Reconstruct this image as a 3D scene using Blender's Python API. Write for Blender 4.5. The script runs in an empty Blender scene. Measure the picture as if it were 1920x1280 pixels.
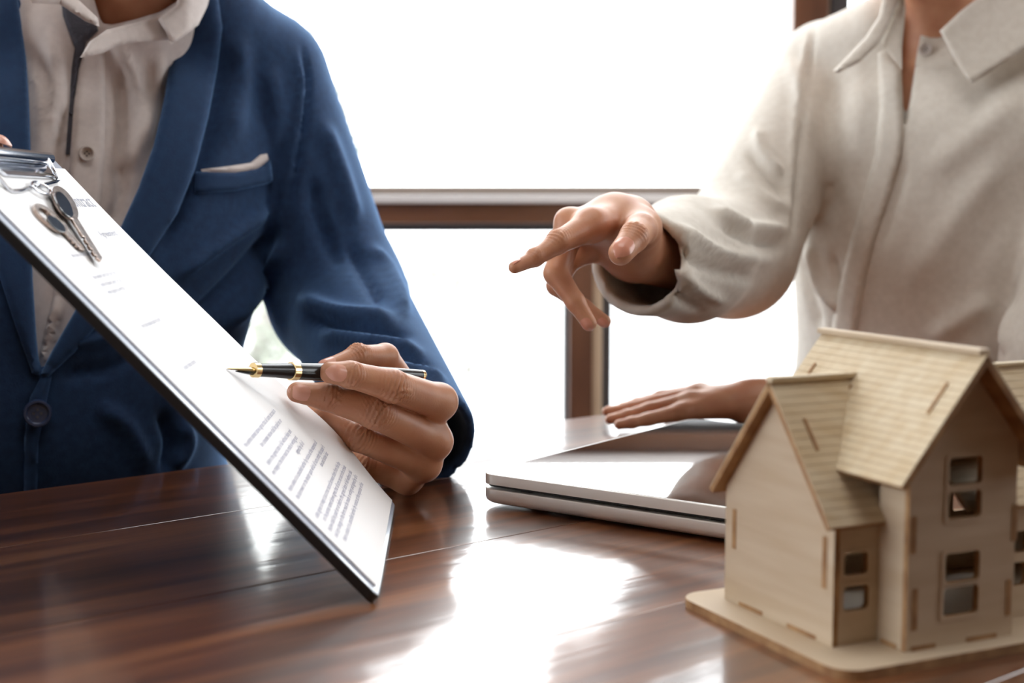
import bpy, bmesh, math, random
import numpy as np
from mathutils import Vector, Matrix
from mathutils.bvhtree import BVHTree

sc = bpy.context.scene
random.seed(4)
RNG = np.random.default_rng(7)

# ------------------------------------------------------------------ camera
FPX, CAMZ, TZ = 2666.67, 0.955, 0.75
PITCH = math.atan((640 - 375) / FPX)
cam_d = bpy.data.cameras.new('camera')
cam_d.lens, cam_d.sensor_width = 50.0, 36.0
cam_d.clip_start, cam_d.clip_end = 0.02, 200
cam_d.dof.use_dof = True
cam_d.dof.focus_distance = 0.91
cam_d.dof.aperture_fstop = 6.3
cam = bpy.data.objects.new('camera', cam_d)
cam.location = (0, 0, CAMZ)
cam.rotation_euler = (math.pi / 2 - PITCH, 0, 0)
sc.collection.objects.link(cam)
sc.camera = cam

# ------------------------------------------------------------------ world, lights, exposure
sc.view_settings.view_transform = 'Standard'
sc.view_settings.look = 'None'
sc.view_settings.gamma = 1.0
sc.view_settings.use_curve_mapping = False
sc.view_settings.exposure = 0.4
sc.cycles.use_denoising = True
sc.cycles.max_bounces = 8
sc.cycles.caustics_reflective = False
sc.cycles.caustics_refractive = False
SKY = 4.8
w = bpy.data.worlds.new('overcast')
sc.world = w
w.use_nodes = True
w.node_tree.nodes['Background'].inputs[0].default_value = (0.97, 0.975, 1.0, 1)
w.node_tree.nodes['Background'].inputs[1].default_value = SKY


def area_light(name, loc, rot, sx, sy, power, col=(1, 1, 1), portal=False):
    d = bpy.data.lights.new(name, 'AREA')
    d.shape = 'RECTANGLE'
    d.size, d.size_y, d.energy, d.color = sx, sy, power, col
    if portal:
        d.cycles.is_portal = True
    o = bpy.data.objects.new(name, d)
    o.location, o.rotation_euler = loc, rot
    sc.collection.objects.link(o)
    return o


WY = 2.05
RX0, RX1, RY0 = -3.2, 3.4, -3.4
RW = (0.6, 1.95, 0.8, 2.75)      # unseen window opening added for side light, right wall: y0, y1, z0, z1
LW_ = (-1.2, 1.95, 0.8, 2.75)    # unseen window opening added for fill light, left wall
area_light('window_portal', (0.0, WY + 0.16, 1.65), (-math.pi / 2, 0, 0), 5.2, 2.3, 1, portal=True)
for nm, o, x, rz in (('side_portal_right', RW, RX1 + .12, math.pi / 2), ('side_portal_left', LW_, RX0 - .12, -math.pi / 2)):
    area_light(nm, (x, (o[0] + o[1]) / 2, (o[2] + o[3]) / 2), (math.pi / 2, 0, rz), o[1] - o[0], o[3] - o[2], 1, portal=True)

FILL_LAMP = (0.15, 0.55, 2.88)  # unseen ceiling lamp, added to give soft top light
area_light('ceiling_fill_light', (FILL_LAMP[0], FILL_LAMP[1], FILL_LAMP[2] - .03), (0, 0, 0), 1.3, 1.3, 12, (1.0, .97, .93))

# ------------------------------------------------------------------ projection helpers
_c, _s = math.cos(PITCH), math.sin(PITCH)
CAMP = Vector((0, 0, CAMZ))


def ray(px, py):
    u, v = (px - 960) / FPX, (640 - py) / FPX
    return Vector((u, _c + v * _s, -_s + v * _c))


def P(px, py, Y):
    """point seen at a pixel of the photograph, Y metres in front of the camera"""
    r = ray(px, py)
    return CAMP + r * (Y / r.y)


def G(px, py, z=TZ):
    r = ray(px, py)
    return CAMP + r * ((z - CAMZ) / r.z)


def to_px(V):
    """array (n,3) -> pixel arrays"""
    d = V - np.array([0, 0, CAMZ])
    dep = d[:, 1] * _c - d[:, 2] * _s
    up = d[:, 1] * _s + d[:, 2] * _c
    return 960 + FPX * d[:, 0] / dep, 640 - FPX * up / dep


# ------------------------------------------------------------------ object helpers
def link(o, parent=None):
    sc.collection.objects.link(o)
    if parent is not None:
        o.parent = parent
        o.matrix_parent_inverse = Matrix.Translation(-PLOC.get(parent.name, Vector((0, 0, 0))))
    return o


PLOC = {}


def tag(o, label=None, cat=None, group=None, kind=None):
    if label: o['label'] = label
    if cat: o['category'] = cat
    if group: o['group'] = group
    if kind: o['kind'] = kind
    return o


def thing(name, loc, label=None, cat=None, group=None, kind=None):
    o = bpy.data.objects.new(name, None)
    o.empty_display_size = 0.02
    o.location = loc
    sc.collection.objects.link(o)
    PLOC[o.name] = Vector(loc)
    return tag(o, label, cat, group, kind)


def mesh_obj(name, V, F, mat, parent=None, smooth=False, bevel=0, seg=2, mats=None, fm=None):
    me = bpy.data.meshes.new(name)
    if isinstance(V, np.ndarray):
        V = V.tolist()
    me.from_pydata(V, [], F if isinstance(F, list) else F.tolist())
    ms = mats if mats else [mat]
    for m in ms: me.materials.append(m)
    if fm is not None:
        me.polygons.foreach_set('material_index', fm)
    if bevel:
        bm = bmesh.new(); bm.from_mesh(me)
        bmesh.ops.recalc_face_normals(bm, faces=bm.faces)
        eds = [e for e in bm.edges if len(e.link_faces) == 2 and e.calc_face_angle(0) > 0.6]
        bmesh.ops.bevel(bm, geom=eds, offset=bevel, segments=seg, affect='EDGES', profile=0.5, clamp_overlap=True)
        bm.to_mesh(me); bm.free()
    if smooth:
        me.polygons.foreach_set('use_smooth', [True] * len(me.polygons))
        if bevel or smooth == 'angle':
            bm = bmesh.new(); bm.from_mesh(me)
            for e in bm.edges:
                if len(e.link_faces) == 2 and e.calc_face_angle(0) > 0.7: e.smooth = False
            bm.to_mesh(me); bm.free()
    me.update()
    return link(bpy.data.objects.new(name, me), parent)


BOXF = [(0, 3, 2, 1), (4, 5, 6, 7), (0, 1, 5, 4), (1, 2, 6, 5), (2, 3, 7, 6), (3, 0, 4, 7)]


class MB:
    def __init__(self): self.V, self.F = [], []

    def add(self, V, F):
        o = len(self.V)
        self.V += [tuple(v) for v in V]
        self.F += [tuple(i + o for i in f) for f in F]
        return self

    def box(self, lo, hi, M=None):
        x0, y0, z0 = lo; x1, y1, z1 = hi
        v = [Vector(q) for q in ((x0, y0, z0), (x1, y0, z0), (x1, y1, z0), (x0, y1, z0), (x0, y0, z1), (x1, y0, z1), (x1, y1, z1), (x0, y1, z1))]
        if M is not None: v = [M @ q for q in v]
        return self.add(v, BOXF)

    def prism(self, pts, vec):
        """closed polygon of 3-D points extruded by vec"""
        n = len(pts); vec = Vector(vec)
        a = [Vector(p) for p in pts]; b = [p + vec for p in a]
        F = [tuple(range(n))[::-1], tuple(range(n, 2 * n))] + [(i, (i + 1) % n, n + (i + 1) % n, n + i) for i in range(n)]
        return self.add(a + b, F)

    def tube(self, path, r, n=10, closed=False, cap=True):
        path = [Vector(p) for p in path]; m = len(path)
        rr = r if isinstance(r, (list, tuple)) else [r] * m
        V, F = [], []
        prev = None
        for i, p in enumerate(path):
            if closed: t = path[(i + 1) % m] - path[i - 1]
            else: t = path[min(i + 1, m - 1)] - path[max(i - 1, 0)]
            t.normalize()
            if prev is None:
                a = t.orthogonal().normalized()
            else:
                a = (prev - t * prev.dot(t)).normalized()
            prev = a; b = t.cross(a)
            for k in range(n):
                an = 2 * math.pi * k / n
                V.append(p + (a * math.cos(an) + b * math.sin(an)) * rr[i])
        for i in range(m if closed else m - 1):
            j = (i + 1) % m
            for k in range(n):
                F.append((i * n + k, i * n + (k + 1) % n, j * n + (k + 1) % n, j * n + k))
        if cap and not closed:
            F.append(tuple(range(n))[::-1]); F.append(tuple(range((m - 1) * n, m * n)))
        return self.add(V, F)

    def lathe(self, o, ax, prof, n=24):
        """prof: list of (s along axis, radius)"""
        ax = Vector(ax).normalized(); o = Vector(o)
        a = ax.orthogonal().normalized(); b = ax.cross(a)
        V, F = [], []
        for s_, r in prof:
            for k in range(n):
                an = 2 * math.pi * k / n
                V.append(o + ax * s_ + (a * math.cos(an) + b * math.sin(an)) * max(r, 1e-5))
        m = len(prof)
        for i in range(m - 1):
            for k in range(n):
                F.append((i * n + k, i * n + (k + 1) % n, (i + 1) * n + (k + 1) % n, (i + 1) * n + k))
        F.append(tuple(range(n))[::-1]); F.append(tuple(range((m - 1) * n, m * n)))
        return self.add(V, F)

    def build(self, name, mat, parent=None, **k):
        return mesh_obj(name, self.V, self.F, mat, parent, **k)


def rrect(x0, y0, x1, y1, r, n=6):
    r = min(r, (x1 - x0) / 2 - 1e-6, (y1 - y0) / 2 - 1e-6)
    out = []
    for cx, cy, a0 in ((x1 - r, y1 - r, 0), (x0 + r, y1 - r, 90), (x0 + r, y0 + r, 180), (x1 - r, y0 + r, 270)):
        for k in range(n + 1):
            a = math.radians(a0 + 90 * k / n)
            out.append((cx + r * math.cos(a), cy + r * math.sin(a)))
    return out


def panel(name, outlines, t, M, mats, parent=None, bevel=0):
    """flat sheet with holes: outlines (first is outer) in local x,y; thickness t along local +z; M places it.
    mats = (face material, edge material)"""
    cu = bpy.data.curves.new(name, 'CURVE')
    cu.dimensions = '2D'; cu.fill_mode = 'BOTH'; cu.extrude = t / 2
    cu.bevel_depth = bevel; cu.bevel_resolution = 2
    for ol in outlines:
        sp = cu.splines.new('POLY')
        sp.points.add(len(ol) - 1)
        for p, q in zip(sp.points, ol): p.co = (q[0], q[1], 0, 1)
        sp.use_cyclic_u = True
    tmp = bpy.data.objects.new(name, cu)
    sc.collection.objects.link(tmp)
    dg = bpy.context.evaluated_depsgraph_get()
    me = bpy.data.meshes.new_from_object(tmp.evaluated_get(dg))
    bpy.data.objects.remove(tmp); bpy.data.curves.remove(cu)
    me.name = name
    me.transform(Matrix.Translation((0, 0, t / 2)))
    me.materials.clear()
    for m in mats: me.materials.append(m)
    bm = bmesh.new(); bm.from_mesh(me)
    bmesh.ops.remove_doubles(bm, verts=bm.verts, dist=1e-6)
    for f in bm.faces:
        f.material_index = 0 if (abs(f.normal.z) > 0.8 or len(mats) == 1) else 1
        f.smooth = False
    bm.to_mesh(me); bm.free()
    me.transform(M)
    return link(bpy.data.objects.new(name, me), parent)


def frame(o, x, y, z):
    M = Matrix.Identity(4)
    for i, v in enumerate((x, y, z)):
        M[0][i], M[1][i], M[2][i] = v
    M[0][3], M[1][3], M[2][3] = o
    return M


def text_obj(name, s, size, M, mat, parent, align='LEFT', spacing=1.0):
    cu = bpy.data.curves.new(name, 'FONT')
    cu.body = s; cu.size = size; cu.align_x = align; cu.space_line = spacing; cu.resolution_u = 2
    tmp = bpy.data.objects.new(name, cu)
    sc.collection.objects.link(tmp)
    dg = bpy.context.evaluated_depsgraph_get()
    me = bpy.data.meshes.new_from_object(tmp.evaluated_get(dg))
    bpy.data.objects.remove(tmp); bpy.data.curves.remove(cu)
    me.name = name
    me.transform(M); me.materials.clear(); me.materials.append(mat)
    return link(bpy.data.objects.new(name, me), parent)


# ------------------------------------------------------------------ materials
def srgb(r, g, b):
    f = lambda c: ((c / 255 + 0.055) / 1.055) ** 2.4 if c > 10 else c / 255 / 12.92
    return (f(r), f(g), f(b), 1)


def mat(name, col, rough=0.5, metal=0, spec=0.5, coat=0, coat_rough=0.1, sheen=0, sss=0, noise=None, bump=None, rough_var=0, stretch=None, sss_rad=(0.01, 0.004, 0.002), sheen_tint=None, sheen_rough=.5):
    """noise=(scale, second colour, detail); bump=(scale, strength, distance)"""
    m = bpy.data.materials.new(name); m.use_nodes = True
    nt = m.node_tree; N = nt.nodes; L = nt.links
    b = N['Principled BSDF']
    b.inputs['Base Color'].default_value = col
    b.inputs['Roughness'].default_value = rough
    b.inputs['Metallic'].default_value = metal
    b.inputs['Specular IOR Level'].default_value = spec
    b.inputs['Coat Weight'].default_value = coat
    b.inputs['Coat Roughness'].default_value = coat_rough
    b.inputs['Sheen Weight'].default_value = sheen
    b.inputs['Sheen Roughness'].default_value = sheen_rough
    if sheen_tint: b.inputs['Sheen Tint'].default_value = sheen_tint
    if sss:
        b.inputs['Subsurface Weight'].default_value = sss
        b.inputs['Subsurface Radius'].default_value = sss_rad
        b.inputs['Subsurface Scale'].default_value = 1.0
    tc = N.new('ShaderNodeTexCoord')
    vec = tc.outputs['Object']
    if stretch:
        mp = N.new('ShaderNodeMapping')
        mp.inputs['Rotation'].default_value = stretch[0]
        mp.inputs['Scale'].default_value = stretch[1]
        L.new(vec, mp.inputs['Vector']); vec = mp.outputs['Vector']
    if noise:
        t = N.new('ShaderNodeTexNoise'); t.inputs['Scale'].default_value = noise[0]; t.inputs['Detail'].default_value = noise[2]
        L.new(vec, t.inputs['Vector'])
        r = N.new('ShaderNodeValToRGB')
        r.color_ramp.elements[0].position = 0.33; r.color_ramp.elements[1].position = 0.67
        r.color_ramp.elements[0].color = col; r.color_ramp.elements[1].color = noise[1]
        L.new(t.outputs['Fac'], r.inputs['Fac']); L.new(r.outputs['Color'], b.inputs['Base Color'])
        if rough_var:
            mr = N.new('ShaderNodeMapRange')
            mr.inputs['To Min'].default_value = rough - rough_var; mr.inputs['To Max'].default_value = rough + rough_var
            L.new(t.outputs['Fac'], mr.inputs['Value']); L.new(mr.outputs['Result'], b.inputs['Roughness'])
    if bump:
        t2 = N.new('ShaderNodeTexNoise'); t2.inputs['Scale'].default_value = bump[0]; t2.inputs['Detail'].default_value = 4
        L.new(vec, t2.inputs['Vector'])
        bp = N.new('ShaderNodeBump'); bp.inputs['Strength'].default_value = bump[1]; bp.inputs['Distance'].default_value = bump[2]
        L.new(t2.outputs['Fac'], bp.inputs['Height'])
        L.new(bp.outputs['Normal'], b.inputs['Normal'])
        if coat: L.new(bp.outputs['Normal'], b.inputs['Coat Normal'])
    return m


def glass_mat(name, refl=0.06):
    m = bpy.data.materials.new(name); m.use_nodes = True
    nt = m.node_tree; N = nt.nodes; L = nt.links
    N.remove(N['Principled BSDF'])
    tr = N.new('ShaderNodeBsdfTransparent'); tr.inputs[0].default_value = (0.97, 0.985, 0.98, 1)
    gl = N.new('ShaderNodeBsdfGlossy'); gl.inputs['Roughness'].default_value = 0.0
    lw = N.new('ShaderNodeLayerWeight'); lw.inputs[0].default_value = 0.5
    pw = N.new('ShaderNodeMath'); pw.operation = 'POWER'; pw.inputs[1].default_value = 5
    sc_ = N.new('ShaderNodeMath'); sc_.operation = 'MULTIPLY_ADD'; sc_.inputs[1].default_value = 0.9; sc_.inputs[2].default_value = 0.03
    mx = N.new('ShaderNodeMixShader')
    L.new(lw.outputs['Facing'], pw.inputs[0]); L.new(pw.outputs[0], sc_.inputs[0]); L.new(sc_.outputs[0], mx.inputs[0]); L.new(tr.outputs[0], mx.inputs[1]); L.new(gl.outputs[0], mx.inputs[2])
    L.new(mx.outputs[0], N['Material Output'].inputs[0])
    return m


M_WALL = mat('plaster', srgb(205, 200, 192), 0.8, noise=(3, srgb(198, 192, 183), 4))
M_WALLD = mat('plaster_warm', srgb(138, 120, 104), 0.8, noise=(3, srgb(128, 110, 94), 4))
M_CEIL = mat('ceiling_boards', srgb(150, 138, 124), 0.9)
M_FLOOR = mat('floor_wood', srgb(98, 66, 45), 0.45, noise=(6, srgb(70, 46, 32), 6), stretch=((0, 0, 0), (1, 12, 1)))
M_FRAME = mat('window_wood', srgb(120, 78, 55), 0.4, noise=(5, srgb(92, 58, 42), 6), stretch=((0, 0, 0), (6, 6, 1)), coat=0.2)
M_FRAMEH = mat('window_wood_rail', srgb(132, 88, 60), 0.4, noise=(5, srgb(104, 66, 46), 6), stretch=((0, 0, 0), (1, 6, 6)), coat=0.2)
M_ALU = mat('pale_strip', srgb(240, 236, 236), 0.4)
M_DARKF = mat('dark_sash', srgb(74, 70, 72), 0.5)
M_SASH = mat('grey_brown_sash', srgb(140, 126, 116), 0.5)
M_BEIGE = mat('beige_strip', srgb(205, 178, 150), 0.6)
M_GLASS = glass_mat('window_glass')
M_PAVE = mat('paving', srgb(200, 200, 200), 0.9)

# ------------------------------------------------------------------ room shell
def struct(o): return tag(o, kind='structure')


CZ = 2.95
struct(MB().box((RX0 - .1, RY0 - .1, -.08), (RX1 + .1, WY + .14, 0)).build('floor', M_FLOOR))
struct(MB().box((RX0 - .1, RY0 - .1, CZ), (RX1 + .1, WY + .14, CZ + .1)).build('ceiling', M_CEIL))
for nm, xa, xb, o, wn, xi in (('wall_left', RX0 - .1, RX0, LW_, 'fill_window_left', RX0 - .05), ('wall_right', RX1, RX1 + .1, RW, 'fill_window_right', RX1 + .05)):  # both side windows are added to let fill light in
    q = MB().box((xa, RY0 - .1, 0), (xb, o[0], CZ)).box((xa, o[1], 0), (xb, WY + .14, CZ))
    q.box((xa, o[0], 0), (xb, o[1], o[2])).box((xa, o[0], o[3]), (xb, o[1], CZ))
    struct(q.build(nm, M_WALLD))
    sw = struct(thing(wn, (xi, o[0], o[2])))
    for y in (o[0] + .03, (o[0] + o[1]) / 2, o[1] - .03):
        MB().box((xi - .03, y - .03, o[2]), (xi + .03, y + .03, o[3])).build('window_post', M_FRAME, sw, bevel=.003)
    for z in (o[2] + .03, o[3] - .03):
        MB().box((xi - .03, o[0] + .06, z - .03), (xi + .03, o[1] - .06, z + .03)).build('window_rail', M_FRAME, sw)
    MB().box((xi - .002, o[0] + .05, o[2] + .05), (xi + .002, o[1] - .05, o[3] - .05)).build('pane', M_GLASS, sw)
struct(MB().box((RX0, RY0 - .1, 0), (RX1, RY0, CZ)).build('wall_front', M_WALLD))
WX0, WX1, WZ0, WZ1 = -2.6, 2.6, 0.5, 2.8
wb = MB()
wb.box((RX0, WY, 0), (RX1, WY + .14, WZ0)); wb.box((RX0, WY, WZ1), (RX1, WY + .14, CZ))
wb.box((RX0, WY, WZ0), (WX0, WY + .14, WZ1)); wb.box((WX1, WY, WZ0), (RX1, WY + .14, WZ1))
struct(wb.build('wall_back', M_WALL))
struct(MB().box((-30, WY + .14, -.3), (30, 40, -.1)).build('floor_outside', M_PAVE))

# window: levels and posts read off the photograph
zz = lambda py: P(1000, py, WY).z
xx = lambda px, py=500: P(px, py, WY).x
win = struct(thing('window_1', (0, WY, WZ0)))
rail = MB().box((WX0, WY - .035, zz(432) + .01), (WX1, WY + .07, zz(381))).build('transom_rail', M_FRAMEH, win, bevel=.003)
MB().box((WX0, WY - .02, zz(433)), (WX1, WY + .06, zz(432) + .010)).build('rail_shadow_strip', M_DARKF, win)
MB().box((WX0, WY - .05, zz(381)), (WX1, WY + .06, zz(365))).build('rail_ledge', M_ALU, win, bevel=.002)
MB().box((WX0, WY - .005, zz(365)), (WX1, WY + .05, zz(349))).build('upper_sash_rail', M_SASH, win, bevel=.002)


def lower_post(px0):
    x0 = xx(px0); k = (xx(1146) - xx(1058)) / 88
    z0, z1 = WZ0, zz(433)
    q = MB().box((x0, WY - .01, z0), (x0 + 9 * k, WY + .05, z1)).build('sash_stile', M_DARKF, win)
    MB().box((x0 + 8 * k, WY - .035, z0), (x0 + 51 * k, WY + .07, z1)).build('window_post', M_FRAME, win, bevel=.002)
    MB().box((x0 + 51 * k, WY - .03, z0), (x0 + 69 * k, WY + .07, z1)).build('window_bead', M_BEIGE, win, bevel=.002)
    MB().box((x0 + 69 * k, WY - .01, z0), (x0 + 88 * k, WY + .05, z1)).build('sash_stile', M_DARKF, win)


lower_post(1058); lower_post(330); lower_post(1790); lower_post(-420); lower_post(2520)


def upper_post(px0):
    x0 = xx(px0, 60); k = (xx(1585, 60) - xx(1478, 60)) / 107
    z0, z1 = zz(349), WZ1
    MB().box((x0, WY - .035, z0), (x0 + 66 * k, WY + .07, z1)).build('window_post', M_FRAME, win, bevel=.003)
    MB().box((x0 + 66 * k, WY - .01, z0), (x0 + 74 * k, WY + .05, z1)).build('window_bead', M_BEIGE, win)
    MB().box((x0 + 74 * k, WY - .02, z0), (x0 + 107 * k, WY + .05, z1)).build('sash_stile', M_DARKF, win, bevel=.002)


upper_post(1478); upper_post(120); upper_post(2700); upper_post(-1300)
MB().box((WX0, WY - .06, WZ0 - .03), (WX1, WY + .08, WZ0 + .01)).build('window_sill', M_FRAMEH, win, bevel=.004)
MB().box((WX0, WY - .03, WZ1 - .06), (WX1, WY + .07, WZ1)).build('head_rail', M_FRAMEH, win, bevel=.004)
for a, b in ((WX0, xx(330)), (xx(418), xx(1058)), (xx(1146), xx(1790)), (xx(1878), WX1)):
    MB().box((a, WY + .02, WZ0), (b, WY + .024, zz(432))).build('pane', M_GLASS, win)
for a, b in ((WX0, xx(120, 60)), (xx(227, 60), xx(1478, 60)), (xx(1585, 60), WX1)):
    MB().box((a, WY + .02, zz(349)), (b, WY + .024, WZ1)).build('pane', M_GLASS, win)

lamp = thing('ceiling_fill_lamp', (FILL_LAMP[0], FILL_LAMP[1], CZ), 'unseen flat square ceiling lamp added for top light over the table', 'lamp')
MB().box((FILL_LAMP[0] - .68, FILL_LAMP[1] - .68, CZ - .06), (FILL_LAMP[0] + .68, FILL_LAMP[1] + .68, CZ)).build('housing', M_ALU, lamp, bevel=.006)  # body made to go with the added top light

# pale trees beyond the glass, far out of focus
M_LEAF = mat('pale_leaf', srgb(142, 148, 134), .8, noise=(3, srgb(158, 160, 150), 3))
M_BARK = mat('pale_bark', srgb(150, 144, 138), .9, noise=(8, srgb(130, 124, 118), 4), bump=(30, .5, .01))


def tree(base, crown, n, trunk_r, label, name='tree'):
    """crown: list of (centre, radii) leaf clouds"""
    base = Vector(base)
    t = thing(name, base, label, name)
    top = Vector(crown[0][0])
    m = MB().tube([base, base.lerp(top, .35) + Vector((.05, 0, 0)), base.lerp(top, .7), top], [trunk_r, trunk_r * .8, trunk_r * .55, trunk_r * .25], 10)
    for c, r in crown[1:]:
        m.tube([base.lerp(top, .55), Vector(c)], [trunk_r * .4, trunk_r * .12], 7)
    m.build('trunk', M_BARK, t, smooth=True)
    lv = MB()
    for k in range(n):
        c, r = crown[k % len(crown)]
        d = Vector(RNG.normal(size=3)); d.normalize(); d *= RNG.random() ** .45
        p = Vector((c[0] + d.x * r[0], c[1] + d.y * r[1], c[2] + d.z * r[2]))
        a = Vector(RNG.normal(size=3)).normalized(); b = a.orthogonal().normalized(); s_ = .035 + .03 * RNG.random()
        lv.add([p - a * s_, p + b * s_ * .45, p + a * s_, p - b * s_ * .45 + a.cross(b) * s_ * .15], [(0, 1, 2), (0, 2, 3)])
    tag(lv.build('foliage', M_LEAF, t), kind='stuff')
    return t


tree((-1.62, 9, -.1), [((-1.35, 9, 2.0), (.55, .5, .75)), ((-1.75, 9.1, 2.5), (.4, .4, .5)), ((-1.05, 9, 1.35), (.22, .3, .4))], 620, .06, 'pale blurred tree outside the upper pane beside the blue blazer')
tree((-1.7, 8.2, -.1), [((-1.55, 8.2, .25), (.30, .3, .35)), ((-1.35, 8.2, .05), (.2, .3, .25))], 200, .025, 'pale blurred shrub outside, seen in the gap under the blue sleeve', 'shrub')
tree((-.28, 8.6, -.1), [((-.25, 8.6, .3), (.22, .3, .42)), ((-.45, 8.6, .55), (.2, .3, .3))], 150, .025, 'pale blurred shrub outside the lower pane right of the blue cuff', 'shrub')
# ------------------------------------------------------------------ table
def wood_mat(name, c1, c2, c3, ang, rough=0.3):
    m = bpy.data.materials.new(name); m.use_nodes = True
    nt = m.node_tree; N = nt.nodes; L = nt.links; b = N['Principled BSDF']
    tc = N.new('ShaderNodeTexCoord'); mp = N.new('ShaderNodeMapping')
    mp.vector_type = 'TEXTURE'
    mp.inputs['Rotation'].default_value = (0, 0, ang)
    L.new(tc.outputs['Object'], mp.inputs['Vector'])
    oi = N.new('ShaderNodeObjectInfo')
    st = N.new('ShaderNodeVectorMath'); st.operation = 'MULTIPLY_ADD'
    st.inputs[1].default_value = (1.6, 26, 26)
    L.new(mp.outputs['Vector'], st.inputs[0])
    cm = N.new('ShaderNodeCombineXYZ')
    mu = N.new('ShaderNodeMath'); mu.operation = 'MULTIPLY'; mu.inputs[1].default_value = 37
    L.new(oi.outputs['Random'], mu.inputs[0]); L.new(mu.outputs[0], cm.inputs[0]); L.new(mu.outputs[0], cm.inputs[1])
    L.new(cm.outputs[0], st.inputs[2])
    n1 = N.new('ShaderNodeTexNoise'); n1.inputs['Scale'].default_value = 1.4; n1.inputs['Detail'].default_value = 11; n1.inputs['Distortion'].default_value = 0.6
    L.new(st.outputs[0], n1.inputs['Vector'])
    n2 = N.new('ShaderNodeTexNoise'); n2.inputs['Scale'].default_value = 13; n2.inputs['Detail'].default_value = 8
    L.new(st.outputs[0], n2.inputs['Vector'])
    r = N.new('ShaderNodeValToRGB'); e = r.color_ramp.elements
    e[0].position = .28; e[0].color = c1; e[1].position = .72; e[1].color = c3
    k = e.new(.5); k.color = c2
    L.new(n1.outputs['Fac'], r.inputs['Fac'])
    hs = N.new('ShaderNodeHueSaturation')
    ma = N.new('ShaderNodeMapRange'); ma.inputs['To Min'].default_value = .75; ma.inputs['To Max'].default_value = 1.25
    L.new(oi.outputs['Random'], ma.inputs['Value']); L.new(ma.outputs[0], hs.inputs['Value'])
    L.new(r.outputs['Color'], hs.inputs['Color'])
    mx = N.new('ShaderNodeMixRGB'); mx.blend_type = 'MULTIPLY'; mx.inputs[0].default_value = .6
    L.new(hs.outputs['Color'], mx.inputs[1]); L.new(n2.outputs['Fac'], mx.inputs[2])
    L.new(mx.outputs['Color'], b.inputs['Base Color'])
    b.inputs['Roughness'].default_value = rough
    b.inputs['Specular IOR Level'].default_value = 0.5
    b.inputs['Coat Weight'].default_value = 1.0
    b.inputs['Coat IOR'].default_value = 1.7
    n3 = N.new('ShaderNodeTexNoise'); n3.inputs['Scale'].default_value = 2.2; n3.inputs['Detail'].default_value = 5
    L.new(st.outputs[0], n3.inputs['Vector'])
    rr = N.new('ShaderNodeMapRange'); rr.inputs['To Min'].default_value = .05; rr.inputs['To Max'].default_value = .17
    L.new(n3.outputs['Fac'], rr.inputs['Value']); L.new(rr.outputs[0], b.inputs['Coat Roughness'])
    n4 = N.new('ShaderNodeTexNoise'); n4.inputs['Scale'].default_value = 7; n4.inputs['Detail'].default_value = 5
    L.new(mp.outputs['Vector'], n4.inputs['Vector'])
    ad = N.new('ShaderNodeMath'); ad.operation = 'MULTIPLY_ADD'; ad.inputs[1].default_value = .8
    L.new(n1.outputs['Fac'], ad.inputs[0]); L.new(n4.outputs['Fac'], ad.inputs[2])
    bp = N.new('ShaderNodeBump'); bp.inputs['Strength'].default_value = .35; bp.inputs['Distance'].default_value = .0012
    L.new(ad.outputs[0], bp.inputs['Height'])
    L.new(bp.outputs['Normal'], b.inputs['Normal']); L.new(bp.outputs['Normal'], b.inputs['Coat Normal'])
    return m


TANG = math.radians(39.8)
M_TABLE = wood_mat('table_wood', srgb(60, 34, 21), srgb(114, 67, 39), srgb(156, 100, 60), TANG)
T0 = G(0, 926)                                   # a point of the far edge
TU = Vector((math.cos(TANG), math.sin(TANG), 0))  # along the planks
TN = Vector((math.sin(TANG), -math.cos(TANG), 0))  # across, towards the camera
TM = frame((T0.x, T0.y, 0), TU, TN, Vector((0, 0, 1)))
TM[0][2], TM[1][2], TM[2][2] = 0, 0, 1
TL0, TL1, TW = -1.15, 0.76, 0.83
table = thing('dining_table', TM @ Vector((-.2, .4, 0)), 'glossy dark red-brown plank table in front of the window, everything else stands on it', 'table')
ed = [0, .1545, .3245, .493, .662, TW]
for i in range(5):
    g = .0003
    # TN makes a left-handed frame, so faces are rebuilt outward by the bevel step
    MB().box((TL0, ed[i] + (g if i else 0), TZ - .032), (TL1, ed[i + 1] - g, TZ), TM).build('plank', M_TABLE, table, bevel=.0004)
for a in (TL0 + .08, TL1 - .15):
    for b_ in (.07, TW - .13):
        MB().box((a, b_, 0), (a + .07, b_ + .06, TZ - .033), TM).build('leg', M_TABLE, table, bevel=.004)
for b_ in (.08, TW - .11):
    MB().box((TL0 + .151, b_, TZ - .12), (TL1 - .151, b_ + .025, TZ - .033), TM).build('apron', M_TABLE, table, bevel=.002)
for a in (TL0 + .1, TL1 - .13):
    MB().box((a, .131, TZ - .12), (a + .025, TW - .131, TZ - .033), TM).build('apron', M_TABLE, table, bevel=.002)

# ------------------------------------------------------------------ laptop
M_LID = mat('laptop_lid', srgb(225, 226, 228), 0.025, metal=1.0)
M_ALUB = mat('laptop_aluminium', srgb(236, 232, 228), 0.36, metal=0.25, bump=(900, .05, .0002))
M_RUB = mat('rubber_black', srgb(28, 28, 30), 0.6)
LA = math.radians(-36.0)
lx = Vector((math.cos(LA), math.sin(LA), 0)); ly = Vector((-lx.y, lx.x, 0)); lz = Vector((0, 0, 1))
LO = G(897, 886, TZ + .0225); LO.z = TZ
LM = frame(LO, lx, ly, lz)
lap = thing('laptop', LM @ Vector((.106, .148, 0)), 'closed silver laptop with mirror-like lid, lying between the pointing hand and the model house', 'laptop')


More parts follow.
